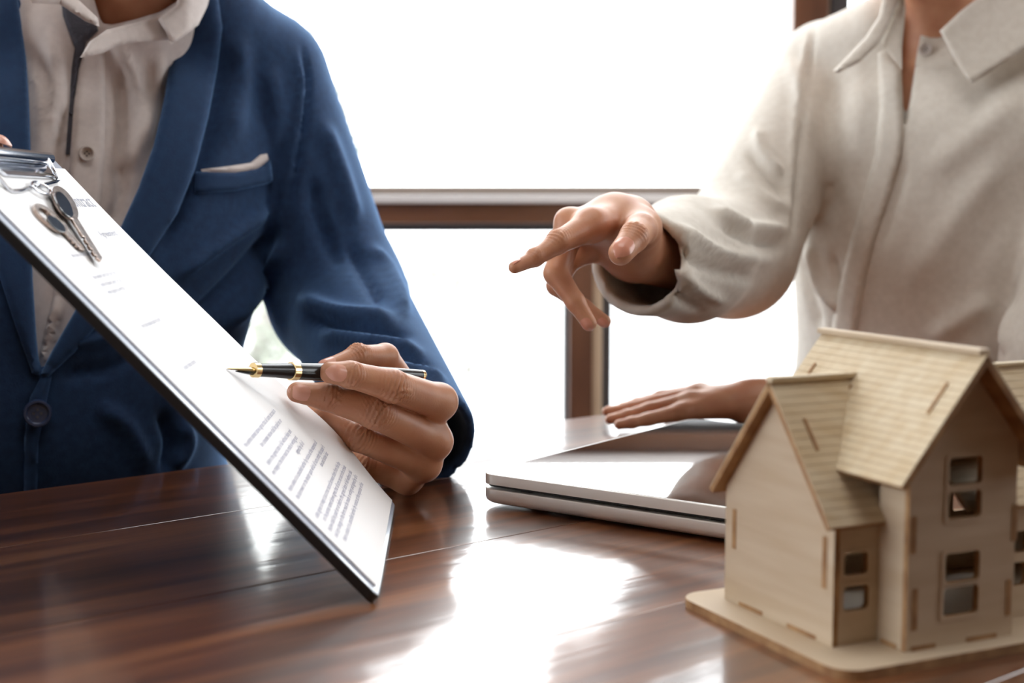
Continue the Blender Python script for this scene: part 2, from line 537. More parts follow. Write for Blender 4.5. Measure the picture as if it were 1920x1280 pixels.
def slab(name, x0, y0, x1, y1, r, z0, z1, mt, parent, M, rb0=0., rb1=0.):
    """rounded slab with rounded bottom (rb0) and top (rb1) edges"""
    rings = []
    n = 5
    if rb0:
        for k in range(n): a = math.pi / 2 * k / (n - 1); rings.append((rb0 * (1 - math.sin(a)), z0 + rb0 * .5 * (1 - math.cos(a))))
    else: rings.append((0, z0))
    if rb1:
        for k in range(n): a = math.pi / 2 * k / (n - 1); rings.append((rb1 * (1 - math.cos(a)), z1 - rb1 * (1 - math.sin(a))))
    else: rings.append((0, z1))
    V, F = [], []
    m = None
    for ins, z in rings:
        o = rrect(x0 + ins, y0 + ins, x1 - ins, y1 - ins, max(r - ins, .0005), 8)
        m = len(o); V += [M @ Vector((p[0], p[1], z)) for p in o]
    for i in range(len(rings) - 1):
        for k in range(m): F.append((i * m + k, i * m + (k + 1) % m, (i + 1) * m + (k + 1) % m, (i + 1) * m + k))
    F.append(tuple(range(m))[::-1]); F.append(tuple(range((len(rings) - 1) * m, len(rings) * m)))
    return mesh_obj(name, V, F, mt, parent, smooth='angle')


LW, LD = .212, .296
slab('base', 0, 0, LW, LD, .012, TZ + .0012 - TZ, .0125, M_ALUB, lap, LM, rb0=.011, rb1=.0008)
slab('screen_gasket', .002, .002, LW - .002, LD - .002, .011, .0140, .0157, M_RUB, lap, LM)
lid = slab('lid', 0, 0, LW, LD, .012, .0157, .0225, M_ALUB, lap, LM, rb1=.0006)
slab('lid_surface', .0025, .0025, LW - .0025, LD - .0025, .0105, .0225, .02275, M_LID, lid, LM)
slab('hinge', LW - .02, .05, LW - .002, LD - .05, .004, .0123, .0142, M_RUB, lap, LM)
for a, b_ in ((.03, .006), (LW - .04, .006)):
    slab('bumper', a, b_, a + .010, b_ + .004, .0015, .0124, .0142, M_RUB, lap, LM)
for a, b_ in ((.03, .03), (LW - .03, .03), (.03, LD - .03), (LW - .03, LD - .03)):
    MB().lathe(LM @ Vector((a, b_, 0)), (0, 0, 1), [(0, .006), (.0015, .0065)], 16).build('rubber_foot', M_RUB, lap)

# ------------------------------------------------------------------ wooden model house
M_PLY = mat('plywood', srgb(204, 186, 162), 0.6, noise=(14, srgb(192, 171, 144), 5), stretch=((0, 0, .43), (1, 1, 9)), bump=(220, .15, .0003))
M_PLYR = mat('plywood_roof', srgb(214, 198, 170), 0.6, noise=(16, srgb(200, 178, 144), 5), stretch=((0, 0, -.436), (1, 8, 8)), bump=(220, .15, .0003))
M_BURN = mat('laser_cut_edge', srgb(176, 138, 96), 0.7, noise=(90, srgb(140, 100, 64), 3))
HA = math.radians(25)
h1 = Vector((math.cos(HA), math.sin(HA), 0)); h2 = Vector((-math.sin(HA), math.cos(HA), 0)); h3 = Vector((0, 0, 1))
HO = G(1560, 1215, TZ + .004); HO.z = TZ
H = lambda a, b, z: HO + h1 * a + h2 * b + h3 * z
house = thing('model_house', H(.095, .04, 0), 'pale plywood model house with gabled roofs in the right foreground of the table', 'model house')
PT = .003
BM = frame(H(0, 0, 0), h1, h2, h3)
panel('base_board', [rrect(-.018, -.031, .206, .104, .013, 8)], .0042, BM, (M_PLY, M_BURN), house, bevel=.0002)
BZ = .0042


def wall(name, a, b, dirv, nrm, outlines, t=PT):
    """panel standing up: local x along dirv, local y up; outer face at the given spot, thickness goes against nrm"""
    M = frame(H(a, b, 0) - nrm * t, dirv, h3, nrm)
    if dirv.cross(h3).dot(nrm) < 0:
        M = frame(H(a, b, 0), dirv, h3, -nrm)
    return panel(name, outlines, t, M, (M_PLY, M_BURN), house)


def slot(wp, a, b, dirv, nrm, x0, y0, x1, y1):
    """end grain of a tab pushed through the wall, a hair proud of it"""
    o = H(a, b, 0) + nrm * .0003
    q = [o + dirv * x + h3 * y for x, y in ((x0, y0), (x1, y0), (x1, y1), (x0, y1))]
    MB().prism(q, -nrm * .003).build('tab', M_BURN, wp)


EZ, RZ, RB = .0615, .117, .0435          # eave, ridge of the wings, ridge line
wl = [(0, BZ), (.087, BZ), (.087, EZ + .002), (RB, RZ), (0, EZ)]
w1 = wall('gable_wall', 0, 0, h2, -h1, [wl])
for y0, y1, x in ((.030, .054, .005), (.032, .052, .0775)):
    slot(w1, 0, 0, h2, -h1, x, y0, x + .0032, y1)
for x0, x1 in ((.012, .034), (.054, .074)):
    slot(w1, 0, 0, h2, -h1, x0, BZ, x1, BZ + .0022)
# front wall of the left wing
win_l = [rrect(.0052, .0365, .0188, .0468, .0016), rrect(.0054, .0202, .0196, .0316, .0026)]
w2 = wall('front_wall', .003, 0, h1, -h2, [[(0, BZ), (.0255, BZ), (.0255, .061), (0, .061)]] + [[(x - .003, y) for x, y in o] for o in win_l])
# right wing front wall
wr = [(.0885, BZ), (.186, BZ), (.186, .061), (.0885, .061)]
holes = []
for x in (.101, .137, .160):
    holes += [rrect(x, .0365, x + .0145, .0468, .0016), rrect(x, .0202, x + .0145, .0316, .0026)]
wall('front_wall', 0, 0, h1, -h2, [wr] + holes)
wall('gable_wall', .189, 0, h2, h1, [wl])
back = [(0.003, BZ), (.186, BZ), (.186, .061), (.003, .061)]
bh = []
for x in (.016, .06, .100, .145):
    bh += [rrect(x, .0365, x + .018, .0468, .0016), rrect(x, .0202, x + .018, .0316, .0026)]
wall('back_wall', 0, .087, h1, h2, [back] + bh)
# the tall middle gable
GC = .0562; GB = -.0199; GL, GR = .0250, .0874
gz = lambda a: .1335 - abs(a - GC) * 1.178
gw = [(GL, BZ), (GR, BZ), (GR, gz(GR)), (GC, gz(GC)), (GL, gz(GL))]
gh = [rrect(.0467, .0778, .0660, .0905, .0018), rrect(.0466, .0624, .0660, .0750, .0022), rrect(.0459, .0333, .0661, .0470, .0018), rrect(.0455, .0178, .0660, .0312, .0024)]
w3 = wall('gable_wall', 0, GB, h1, -h2, [gw] + gh)
for x, y0, y1 in ((.0280, .014, .033), (.0830, .014, .031), (.0262, .049, .066), (.0852, .049, .066)):
    slot(w3, 0, GB, h1, -h2, x, y0, x + .003, y1)
for x0, x1 in ((.028, .042), (.060, .078)):
    slot(w3, 0, GB, h1, -h2, x0, BZ, x1, BZ + .0025)
# engraved frames round the windows: thin raised rims
for w_, b_, hh in ((w3, GB, gh), (w2, 0, win_l)):
    for o in hh:
        xs = [q[0] for q in o]; ys = [q[1] for q in o]
        x0, x1, y0, y1 = min(xs), max(xs), min(ys), max(ys)
        panel('window_rim', [rrect(x0 - .0019, y0 - .0016, x1 + .0019, y1 + .0016, .002), rrect(x0, y0, x1, y1, .0018)], .0005,
              frame(H(0, b_, 0) - h2 * .0005, h1, h3, -h2) if False else frame(H(0, b_, 0), h1, h3, -h2), (M_PLY, M_BURN), w_)
w4 = wall('side_wall', GL, 0, h2, -h1, [[(GB + PT, BZ), (.0, BZ), (.0, gz(GL)), (GB + PT, gz(GL))]])
slot(w4, GL, 0, h2, -h1, GB + .006, BZ, GB + .017, BZ + .0022)
w5 = wall('side_wall', GR, 0, h2, h1, [[(GB + PT, BZ), (.0, BZ), (.0, gz(GR)), (GB + PT, gz(GR))]])
gb2 = [(GL, .061), (GR, .061), (GR, gz(GR)), (GC, gz(GC)), (GL, gz(GL))]
wall('back_gable', 0, .079, h1, h2, [gb2, rrect(.0467, .0778, .0660, .0905, .0018)])


def roof(name, e0, e1_, r0, r1, rows, parent=house, t=.0028, hole=None):
    """sloping sheet between eave line e0-e1 and ridge line r0-r1, covered with rows of thin engraved boards"""
    e0, e1_, r0, r1 = map(Vector, (e0, e1_, r0, r1))
    n = (e1_ - e0).cross(r0 - e0).normalized()
    if n.z < 0: n = -n
    sheet = MB().prism([e0, e1_, r1, r0], -n * t).build(name, M_BURN, parent)
    g = .08 / rows
    for i in range(rows):
        a, b = i / rows, (i + 1) / rows - g * .8
        q = [e0.lerp(r0, a), e1_.lerp(r1, a), e1_.lerp(r1, b), e0.lerp(r0, b)]
        MB().prism([p + n * .0000 for p in q], n * .0005).build('roof_strip', M_PLYR, sheet)
    return sheet, n


# wing roofs run along h1, the middle roof along h2
LFa = -.0062
vl = .052
rf, n_ = roof('roof_panel', H(LFa, -.0045, .0605), H(.0395, -.0045, .0605), H(LFa, RB, .1205), H(.0525, RB, .1205), 17)
rk, _ = roof('roof_panel', H(LFa, .0925, .0605), H(.0525, .0925, .0605), H(LFa, RB, .1205), H(.0525, RB, .1205), 17)
roof('roof_panel', H(.0745, -.0045, .0605), H(.197, -.0045, .0605), H(.0595, RB, .1205), H(.197, RB, .1205), 17)
roof('roof_panel', H(.0595, .0925, .0605), H(.197, .0925, .0605), H(.0595, RB, .1205), H(.197, RB, .1205), 17)
ml, nl = roof('roof_panel', H(.0105, -.0315, .0825), H(.0105, .0850, .0825), H(GC, -.0315, .1372), H(GC, .0850, .1372), 18)
roof('roof_panel', H(2 * GC - .0105, -.0315, .0825), H(2 * GC - .0105, .0850, .0825), H(GC, -.0315, .1372), H(GC, .0850, .1372), 18)
# ridge strips
MB().box((GC - .003, -.030, .1372), (GC + .003, .0865, .1400), BM).build('ridge_cap', M_PLY, house, bevel=.0007)
MB().box((LFa, RB - .0028, .1200), (.052, RB + .0022, .1226), BM).build('ridge_cap', M_PLYR, house, bevel=.0006)
MB().box((.060, RB - .0022, .1205), (.197, RB + .0022, .1226), BM).build('ridge_cap', M_PLYR, house, bevel=.0006)
# tabs that come through the roofs


def roof_tab(par, e0, r0, along, n, s0, s1, off, wd=.0016):
    e0, r0 = Vector(e0), Vector(r0)
    a = e0.lerp(r0, s0) + along * off; b = e0.lerp(r0, s1) + along * off
    MB().prism([a, b, b + along * wd, a + along * wd], n * .0011).build('roof_tab', M_BURN, par)


roof_tab(rf, H(LFa, -.0045, .0605), H(LFa, RB, .1205), h1, n_, .50, .72, .0095)
roof_tab(rk, H(LFa, .0925, .0605), H(LFa, RB, .1205), h1, _, .50, .72, .0095)
roof_tab(ml, H(.0105, -.0315, .0825), H(GC, -.0315, .1372), h2, nl, .52, .76, .011)
roof_tab(ml, H(.0105, -.0315, .0825), H(GC, -.0315, .1372), h2, nl, .50, .74, .105)
roof_tab(rf, H(LFa, -.0045, .0605), H(LFa, RB, .1205), h1, n_, .46, .80, .0515)
roof_tab(ml, H(.0105, -.0315, .0825), H(GC, -.0315, .1372), h2, nl, .30, .62, .0700, .0012)

# ------------------------------------------------------------------ clipboard
M_BFACE = mat('board_vinyl', srgb(176, 186, 205), 0.3, coat=.4)
M_BBACK = mat('board_black', srgb(30, 30, 34), 0.45, bump=(400, .1, .0003))
M_PAPER = mat('paper', srgb(246, 246, 248), 0.75)
M_CHROME = mat('chrome', srgb(215, 218, 225), 0.12, metal=1)
M_INK = mat('grey_blue_ink', srgb(160, 163, 186), 0.8)
CA = G(709, 1121, TZ + .0034); CB = G(740, 946, TZ + .0034)
cb = (CB - CA).normalized()
r_ = ray(95, 295)
CT = CAMP + r_ * ((CB - CAMP).dot(cb) / r_.dot(cb))
cd = (CT - CB).normalized()
cn = cb.cross(cd); cn = cn if cn.z > 0 else -cn          # face of the board
CW, CL = (CB - CA).length, (CT - CB).length
# local frame: x from far edge... x = along cb (near -> far), y = up the board, z = out of the face
CM = frame(CA, cb, cd, cn)
BT = .0046
CM.translation = CA + Vector((0, 0, 0)) - cn * 0
clip = thing('clipboard', (CA + CB) / 2, 'black-backed clipboard standing tilted on its lower edge at the left of the table', 'clipboard')
panel('board', [rrect(0, 0, CW, CL, .004)], BT, CM @ Matrix.Translation((0, 0, -BT)), (M_BBACK, M_BBACK), clip, bevel=.0003)
panel('board_face', [rrect(.0006, .0006, CW - .0006, CL - .0006, .004)], .0006, CM, (M_BFACE, M_BFACE), clip)
# ------------------------------------------------------------------ paper, clip, keys, pen
def Bp(px, py, h=0.0):
    """board coordinates (x near->far, y up) of the spot seen at a pixel, h above the face"""
    r = ray(px, py)
    t = ((CA + cn * h) - CAMP).dot(cn) / r.dot(cn)
    q = CAMP + r * t - CA
    return q.dot(cb), q.dot(cd)


def Bw(x, y, h=0.0): return CA + cb * x + cd * y + cn * h


ph = .0010
NX, NY = 22, 40
PX0, PX1, PY0, PY1 = .0095, CW - .0045, .0040, CL - .012
V, F = [], []


def curl(x, y):
    u = (x - PX0) / (PX1 - PX0); v = (y - PY0) / (PY1 - PY0)
    return .0055 * max(0, (u - .72) / .28) ** 2 * math.exp(-((v - .20) / .13) ** 2) + .0007 * math.sin(9 * v + 4 * u) * u * u


for k in (0, 1):
    for j in range(NY + 1):
        for i in range(NX + 1):
            x = PX0 + (PX1 - PX0) * i / NX; y = PY0 + (PY1 - PY0) * j / NY
            V.append(Bw(x, y, .0008 + curl(x, y) + k * ph))
off = (NX + 1) * (NY + 1)
for j in range(NY):
    for i in range(NX):
        a = j * (NX + 1) + i
        F.append((a, a + NX + 1, a + NX + 2, a + 1)); F.append((off + a, off + a + 1, off + a + NX + 2, off + a + NX + 1))
ring = [i for i in range(NX + 1)] + [j * (NX + 1) + NX for j in range(1, NY + 1)] + [NY * (NX + 1) + i for i in range(NX - 1, -1, -1)] + [j * (NX + 1) for j in range(NY - 1, 0, -1)]
for a, b in zip(ring, ring[1:] + ring[:1]): F.append((a, b, b + off, a + off))
paper = mesh_obj('contract_sheet', V, F, M_PAPER, smooth='angle')
tag(paper, 'white printed contract pages held flat on the tilted clipboard', 'paper')


def on_page(name, s, size, x, y, align='LEFT', m=None, sp=1.0):
    M = frame(Bw(x, y, .0008 + ph + .00012), cb, cd, cn)
    return text_obj(name, s, size, M, m or M_INK, paper, align, sp)


M_INKL = mat('pale_ink', srgb(176, 180, 196), 0.8)


def fit_line(name, s, size, x0, x1, y, m):
    """one printed line, scaled to run from x0 to x1 on the page"""
    M = frame(Bw(x0, y, .0008 + ph + curl(.5 * (x0 + x1), y) + .0002), cb, cd, cn)
    o = text_obj(name, s, size, Matrix.Identity(4), m, paper)
    wd = max(v.co.x for v in o.data.vertices)
    o.data.transform(M @ Matrix.Diagonal(((x1 - x0) / wd, 1, 1, 1)))
    return o


x_, y_ = Bp(172, 384)
fit_line('heading_text', 'Contract', .0150, x_ - .062, x_, y_ - .003, M_INKL)
x_, y_ = Bp(214, 440)
fit_line('subheading_text', 'Agreement', .0070, x_ - .042, x_, y_ - .002, M_INKL)
BODY = ('the parties named above agree that all sums set out in the schedule below shall be paid on or before the agreed date in full without delay and '
        'any change in the form must be made in writing and signed by all of them unless it is cancelled earlier by notice at the expense of the borrower '
        'or the lender upon which all sums under this paper fall due and further both sides agree to keep it as a true record between them from this day on ').split()
wi = 0
LINES = [(512, 768), (524, 786), (542, 806), (553, 818), (566, 828), (590, 827), (605, 834), (612, 846), (633, 866), (645, 871), (656, 880), (666, 888), (676, 905)]
for k, (px, py) in enumerate(LINES):
    x_, y_ = Bp(px, py, .0015)
    x1_ = min(x_, .190); x0_ = (.022, .050, .030, .022, .105, .022, .022, .130, .022, .030, .022, .022, .030)[k]
    n_ch = int((x1_ - x0_) / .00235); t_ = ''
    while len(t_) < n_ch: t_ += BODY[wi % len(BODY)] + ' '; wi += 1
    fit_line('body_text', t_.strip(), .0047, x0_, x1_, y_ - .002, M_INK)
for k, (px, py) in enumerate([(225, 470), (262, 505), (272, 518), (284, 530), (330, 590), (400, 660)]):
    x_, y_ = Bp(px, py, .0015)
    on_page('body_text', ('this day is made between', 'the lender and the borrower', 'both of them being of age', 'who agree as written', 'for the house and its land', 'under these terms')[k], .0046, .05, y_, 'LEFT', M_INKL)

# clip: flat chrome plate, rolled tube and a wire lever loop
x0, y0 = Bp(72, 340); x1, y1 = Bp(95, 296)
cx1 = Bp(62, 300)[0]
pl = panel('clip_plate', [rrect(cx1 - .105, CL - .022, cx1, CL - .006, .003)], .0012, CM @ Matrix.Translation((0, 0, .0022)), (M_CHROME, M_CHROME), clip, bevel=.0003)
ty = Bp(60, 296)[1]
MB().tube([Bw(cx1 - .108, CL - .010, .0072), Bw(cx1 + .001, CL - .010, .0072)], .0038, 20).build('clip_roll', M_CHROME, clip, smooth='angle')
MB().tube([Bw(cx1 - .108, CL - .010, .0072), Bw(cx1 - .109, CL - .010, .0072)], .0044, 20).build('clip_roll_end', M_CHROME, clip, smooth='angle')
lp = [Bw(*Bp(px, py, h), h) for px, py, h in ((66, 294, .0072), (80, 292, .009), (90, 299, .009), (97, 312, .007), (106, 330, .004), (109, 337, .003), (104, 341, .0027), (88, 345, .0026), (72, 348, .0026), (56, 351, .0026), (38, 357, .0026), (22, 358, .0026), (14, 353, .0028), (4, 340, .004), (-14, 318, .007), (-30, 296, .009))]
MB().tube(lp, .00115, 8).build('wire_loop', M_CHROME, clip, smooth='angle')

M_KEY = mat('key_metal', srgb(150, 128, 116), 0.22, metal=1, noise=(200, srgb(190, 175, 165), 2))
M_GEM = mat('black_key_grip', srgb(22, 22, 20), 0.15, coat=.6)


def ellipse_px(cx, cy, dx, dy, w_, n=20):
    """pixel outline of an ellipse with half axis (dx,dy) and half width w_"""
    L_ = math.hypot(dx, dy); nx, ny = -dy / L_ * w_, dx / L_ * w_
    return [(cx + dx * math.cos(t) + nx * math.sin(t), cy + dy * math.cos(t) + ny * math.sin(t)) for t in [2 * math.pi * k / n for k in range(n)]]


def flat_px(name, pts, h, t, m, parent, bevel=0):
    q = [Bw(*Bp(x, y, h), h) for x, y in pts]
    return MB().prism(q, cn * t).build(name, m, parent, bevel=bevel)


def blade_px(a, b, wd, teeth):
    """key blade from a to b in pixels with teeth on one side"""
    L_ = math.hypot(b[0] - a[0], b[1] - a[1]); d = ((b[0] - a[0]) / L_, (b[1] - a[1]) / L_); n = (-d[1], d[0])
    pts = [(a[0] + n[0] * wd, a[1] + n[1] * wd), (a[0] - n[0] * wd, a[1] - n[1] * wd)]
    pts += [(b[0] - n[0] * wd, b[1] - n[1] * wd), (b[0] + d[0] * 4, b[1] + d[1] * 4), (b[0] + n[0] * wd * .4, b[1] + n[1] * wd * .4)]
    for s_, dep in teeth:
        for e in (.03, -.03):
            pts.append((a[0] + d[0] * L_ * (s_ + e) + n[0] * wd * (1 if e else 1), a[1] + d[1] * L_ * (s_ + e) + n[1] * wd))
        pts.insert(len(pts) - 1, (a[0] + d[0] * L_ * s_ + n[0] * wd * (1 - dep), a[1] + d[1] * L_ * s_ + n[1] * wd * (1 - dep)))
    return pts


k1 = thing('key', Bw(*Bp(118, 385)), 'metal key with a black oval grip lying on the contract near the clip', 'key')
flat_px('bow', ellipse_px(119, 384, 21, 31, 15), .0042, .0020, M_KEY, k1, .0005)
flat_px('grip_inlay', ellipse_px(118, 385, 15, 24, 10.5), .0060, .0012, M_GEM, k1, .0005)
flat_px('blade', blade_px((136, 412), (184, 489), 5.0, [(.9, .5), (.75, .6), (.6, .35), (.45, .6)]), .0046, .0016, M_KEY, k1, .0003)
k2 = thing('key', Bw(*Bp(98, 418)), 'metal key with an open oval bow, left of the black-gripped key', 'key')
o1 = ellipse_px(91, 413, 31, 25, 12); i1 = ellipse_px(80, 406, 13, 10.5, 7)
qs = [[Bp(x, y, .002) for x, y in o] for o in (o1, i1)]
panel('bow', qs, .0018, CM @ Matrix.Translation((0, 0, .0022)), (M_KEY, M_KEY), k2, bevel=.0002)
flat_px('grip_inlay', ellipse_px(104, 421, 17, 15, 8), .0041, .0008, M_GEM, k2, .0003)
flat_px('blade', blade_px((118, 434), (152, 470), 4.2, [(.85, .5), (.65, .6), (.45, .4)]), .0024, .0015, M_KEY, k2, .0003)
rg = [Bw(*Bp(*q, .004), .0042) for q in ellipse_px(76, 353, 17, 9, 8, 22)]
ring = MB().tube(rg, .0008, 8, closed=True).build('key_ring', M_CHROME, smooth='angle')
tag(ring, 'small chrome split ring joining the two keys to the clip wire', 'key ring')

# fountain pen
M_PEN = mat('black_lacquer', srgb(18, 18, 20), 0.25, spec=.35, coat=.35, coat_rough=.05)
M_GOLD = mat('gold_trim', srgb(232, 204, 150), 0.17, metal=1)
pa = Bw(*Bp(425, 692, .0022), .0022)
pb = P(794, 703, .955)
pax = (pb - pa).normalized(); plen = (pb - pa).length
pen = thing('fountain_pen', pa, 'black fountain pen with gold trim held over the contract', 'pen')
S = lambda px: plen * (px - 425) / 369.0
rr = .0050
# nib: curved plate with slit, narrowing to the point
up = (Vector((0, 0, 1)) - pax * pax.z).normalized(); sd = pax.cross(up)
Vn, Fn = [], []
NS, NK = 12, 9
for lay in (0, 1):
    for i in range(NS + 1):
        t = i / NS; s_ = S(425) + t * (S(474) - S(425))
        hw = .00025 + .0036 * (t ** .75) if t < .8 else .0036 * (.8 ** .75) + .0002
        for k in range(NK):
            an = (k / (NK - 1) - .5) * 2.2
            rad = hw / math.sin(1.1)
            q = pa + pax * s_ + sd * (rad * math.sin(an)) + up * (rad * math.cos(an) - rad * .62 + .0004 - lay * .0004)
            Vn.append(q)
m_ = (NS + 1) * NK
for i in range(NS):
    for k in range(NK - 1):
        a = i * NK + k
        Fn.append((a, a + 1, a + NK + 1, a + NK)); Fn.append((m_ + a, m_ + a + NK, m_ + a + NK + 1, m_ + a + 1))
mesh_obj('nib', Vn, Fn, M_GOLD, pen, smooth=True)
MB().lathe(pa + pax * S(440) - up * .0010, pax, [(0, .0003), (S(455) - S(440), .0014), (S(474) - S(440), .0026)], 14).build('feed', M_PEN, pen, smooth=True)
MB().lathe(pa + pax * S(468), pax, [(0, .0036), (.0004, .0045), (S(478) - S(468) - .0004, .0046), (S(478) - S(468), .0042)], 28).build('grip_ring', M_GOLD, pen, smooth='angle')
MB().lathe(pa + pax * S(478), pax, [(0, .0040), (S(505) - S(478), .0043), (S(534) - S(478), .0050)], 28).build('grip_section', M_PEN, pen, smooth='angle')
MB().lathe(pa + pax * S(533), pax, [(0, .0050), (.0003, .0057), (S(545) - S(533) - .0003, .0057), (S(545) - S(533), .0052)], 28).build('barrel_band', M_GOLD, pen, smooth='angle')
MB().lathe(pa + pax * S(545), pax, [(0, .0053), (S(600) - S(545), .0056), (S(680) - S(545), .0052), (S(788) - S(545), .0035)], 28).build('barrel', M_PEN, pen, smooth='angle')
MB().lathe(pa + pax * S(788), pax, [(0, .0036), (S(793) - S(788), .0035), (S(795) - S(788), .0028)], 28).build('barrel_end', M_GOLD, pen, smooth='angle')
# ------------------------------------------------------------------ implicit surfaces for bodies and clothes
def smin(a, b, k):
    if k <= 0: return np.minimum(a, b)
    h = np.maximum(k - np.abs(a - b), 0) / k
    return np.minimum(a, b) - h * h * k * 0.25


def axis_pts(lo, hi, coarse, fine):
    """fine = list of (a, b, step); returns a sorted grid line"""
    pts = [lo]; x = lo
    while x < hi:
        st = coarse
        for a, b, s_ in fine:
            if a - 1e-9 <= x < b: st = min(st, s_)
            elif x < a: st = min(st, max(s_, a - x))
        x += st; pts.append(x)
    return np.array(pts)


class Field:
    def __init__(s, xs, ys, zs):
        s.ax = (xs, ys, zs)
        s.D = np.full((len(xs), len(ys), len(zs)), 1.0, np.float32)

    def win(s, lo, hi):
        sl = []
        for i in range(3):
            a = max(0, np.searchsorted(s.ax[i], lo[i]) - 1); b = min(len(s.ax[i]), np.searchsorted(s.ax[i], hi[i]) + 1)
            sl.append(slice(a, max(a, b)))
        X, Y, Z = (s.ax[0][sl[0]][:, None, None], s.ax[1][sl[1]][None, :, None], s.ax[2][sl[2]][None, None, :])
        return tuple(sl), X, Y, Z

    def add(s, prim, k=0.0, pad=0.012):
        fn, lo, hi = prim
        pad = max(pad, k * 1.2)
        sl, X, Y, Z = s.win([v - pad for v in lo], [v + pad for v in hi])
        if 0 in s.D[sl].shape: return
        d = fn(X, Y, Z).astype(np.float32)
        s.D[sl] = smin(s.D[sl], d, k)

    def cut(s, fn, lo=None, hi=None):
        lo = lo or [-9] * 3; hi = hi or [9] * 3
        sl, X, Y, Z = s.win(lo, hi)
        s.D[sl] = np.maximum(s.D[sl], -fn(X, Y, Z).astype(np.float32))


def cone(a, b, ra, rb, squash=None):
    """tapered capsule; squash=(dir, factor) flattens it along a direction"""
    a, b = np.array(a, float), np.array(b, float)

    def fn(X, Y, Z):
        ab = b - a; L2 = max(float(ab @ ab), 1e-12)
        px, py, pz = X - a[0], Y - a[1], Z - a[2]
        t = np.clip((px * ab[0] + py * ab[1] + pz * ab[2]) / L2, 0, 1)
        qx, qy, qz = px - t * ab[0], py - t * ab[1], pz - t * ab[2]
        if squash is not None:
            n, f = squash
            m = (qx * n[0] + qy * n[1] + qz * n[2]) * (f - 1)
            qx, qy, qz = qx + n[0] * m, qy + n[1] * m, qz + n[2] * m
        return np.sqrt(qx * qx + qy * qy + qz * qz) - (ra + t * (rb - ra))
    r = max(ra, rb)
    return fn, np.minimum(a, b) - r, np.maximum(a, b) + r


def union(prims, k):
    lo = np.min([p[1] for p in prims], axis=0); hi = np.max([p[2] for p in prims], axis=0)

    def fn(X, Y, Z):
        d = prims[0][0](X, Y, Z)
        for p in prims[1:]: d = smin(d, p[0](X, Y, Z), k)
        return d
    return fn, lo, hi


def ellip(c, r, R=None):
    c = np.array(c, float); r = np.array(r, float)

    def fn(X, Y, Z):
        p = [X - c[0], Y - c[1], Z - c[2]]
        if R is not None: p = [p[0] * R[i][0] + p[1] * R[i][1] + p[2] * R[i][2] for i in range(3)]
        k0 = np.sqrt((p[0] / r[0]) ** 2 + (p[1] / r[1]) ** 2 + (p[2] / r[2]) ** 2)
        k1_ = np.sqrt((p[0] / r[0] ** 2) ** 2 + (p[1] / r[1] ** 2) ** 2 + (p[2] / r[2] ** 2) ** 2) + 1e-9
        return k0 * (k0 - 1) / k1_
    m = max(r)
    return fn, c - m, c + m


def torso(levels, phi, ex=2.3, grow=0.0):
    """levels: (z, cx, cy, half width, half depth)"""
    K_ = np.array(sorted(levels)); z = np.linspace(K_[0, 0], K_[-1, 0], 140)
    L_ = np.stack([z] + [np.interp(z, K_[:, 0], K_[:, i]) for i in range(1, 5)], 1)
    ker = np.exp(-(np.arange(-14, 15) / 6.0) ** 2); ker /= ker.sum()
    for i in range(1, 5):
        L_[:, i] = np.convolve(np.pad(L_[:, i], 14, mode='reflect', reflect_type='odd'), ker, 'valid')
    cp, sp = math.cos(phi), math.sin(phi)

    def fn(X, Y, Z):
        g = lambda i: np.interp(Z, z, L_[:, i])
        u = (X - g(1)) * cp + (Y - g(2)) * sp; v = -(X - g(1)) * sp + (Y - g(2)) * cp
        w_, d_ = g(3) + grow, g(4) + grow
        q = (np.abs(u / w_) ** ex + np.abs(v / d_) ** ex) ** (1 / ex)
        d = (q - 1) * np.minimum(w_, d_)
        return np.maximum(d, np.maximum(Z - z[-1] - grow, z[0] - Z))
    m = L_[:, 3].max() + .03 + grow
    return fn, np.array([L_[:, 1].min() - m, L_[:, 2].min() - m, z[0]]), np.array([L_[:, 1].max() + m, L_[:, 2].max() + m, z[-1] + grow])


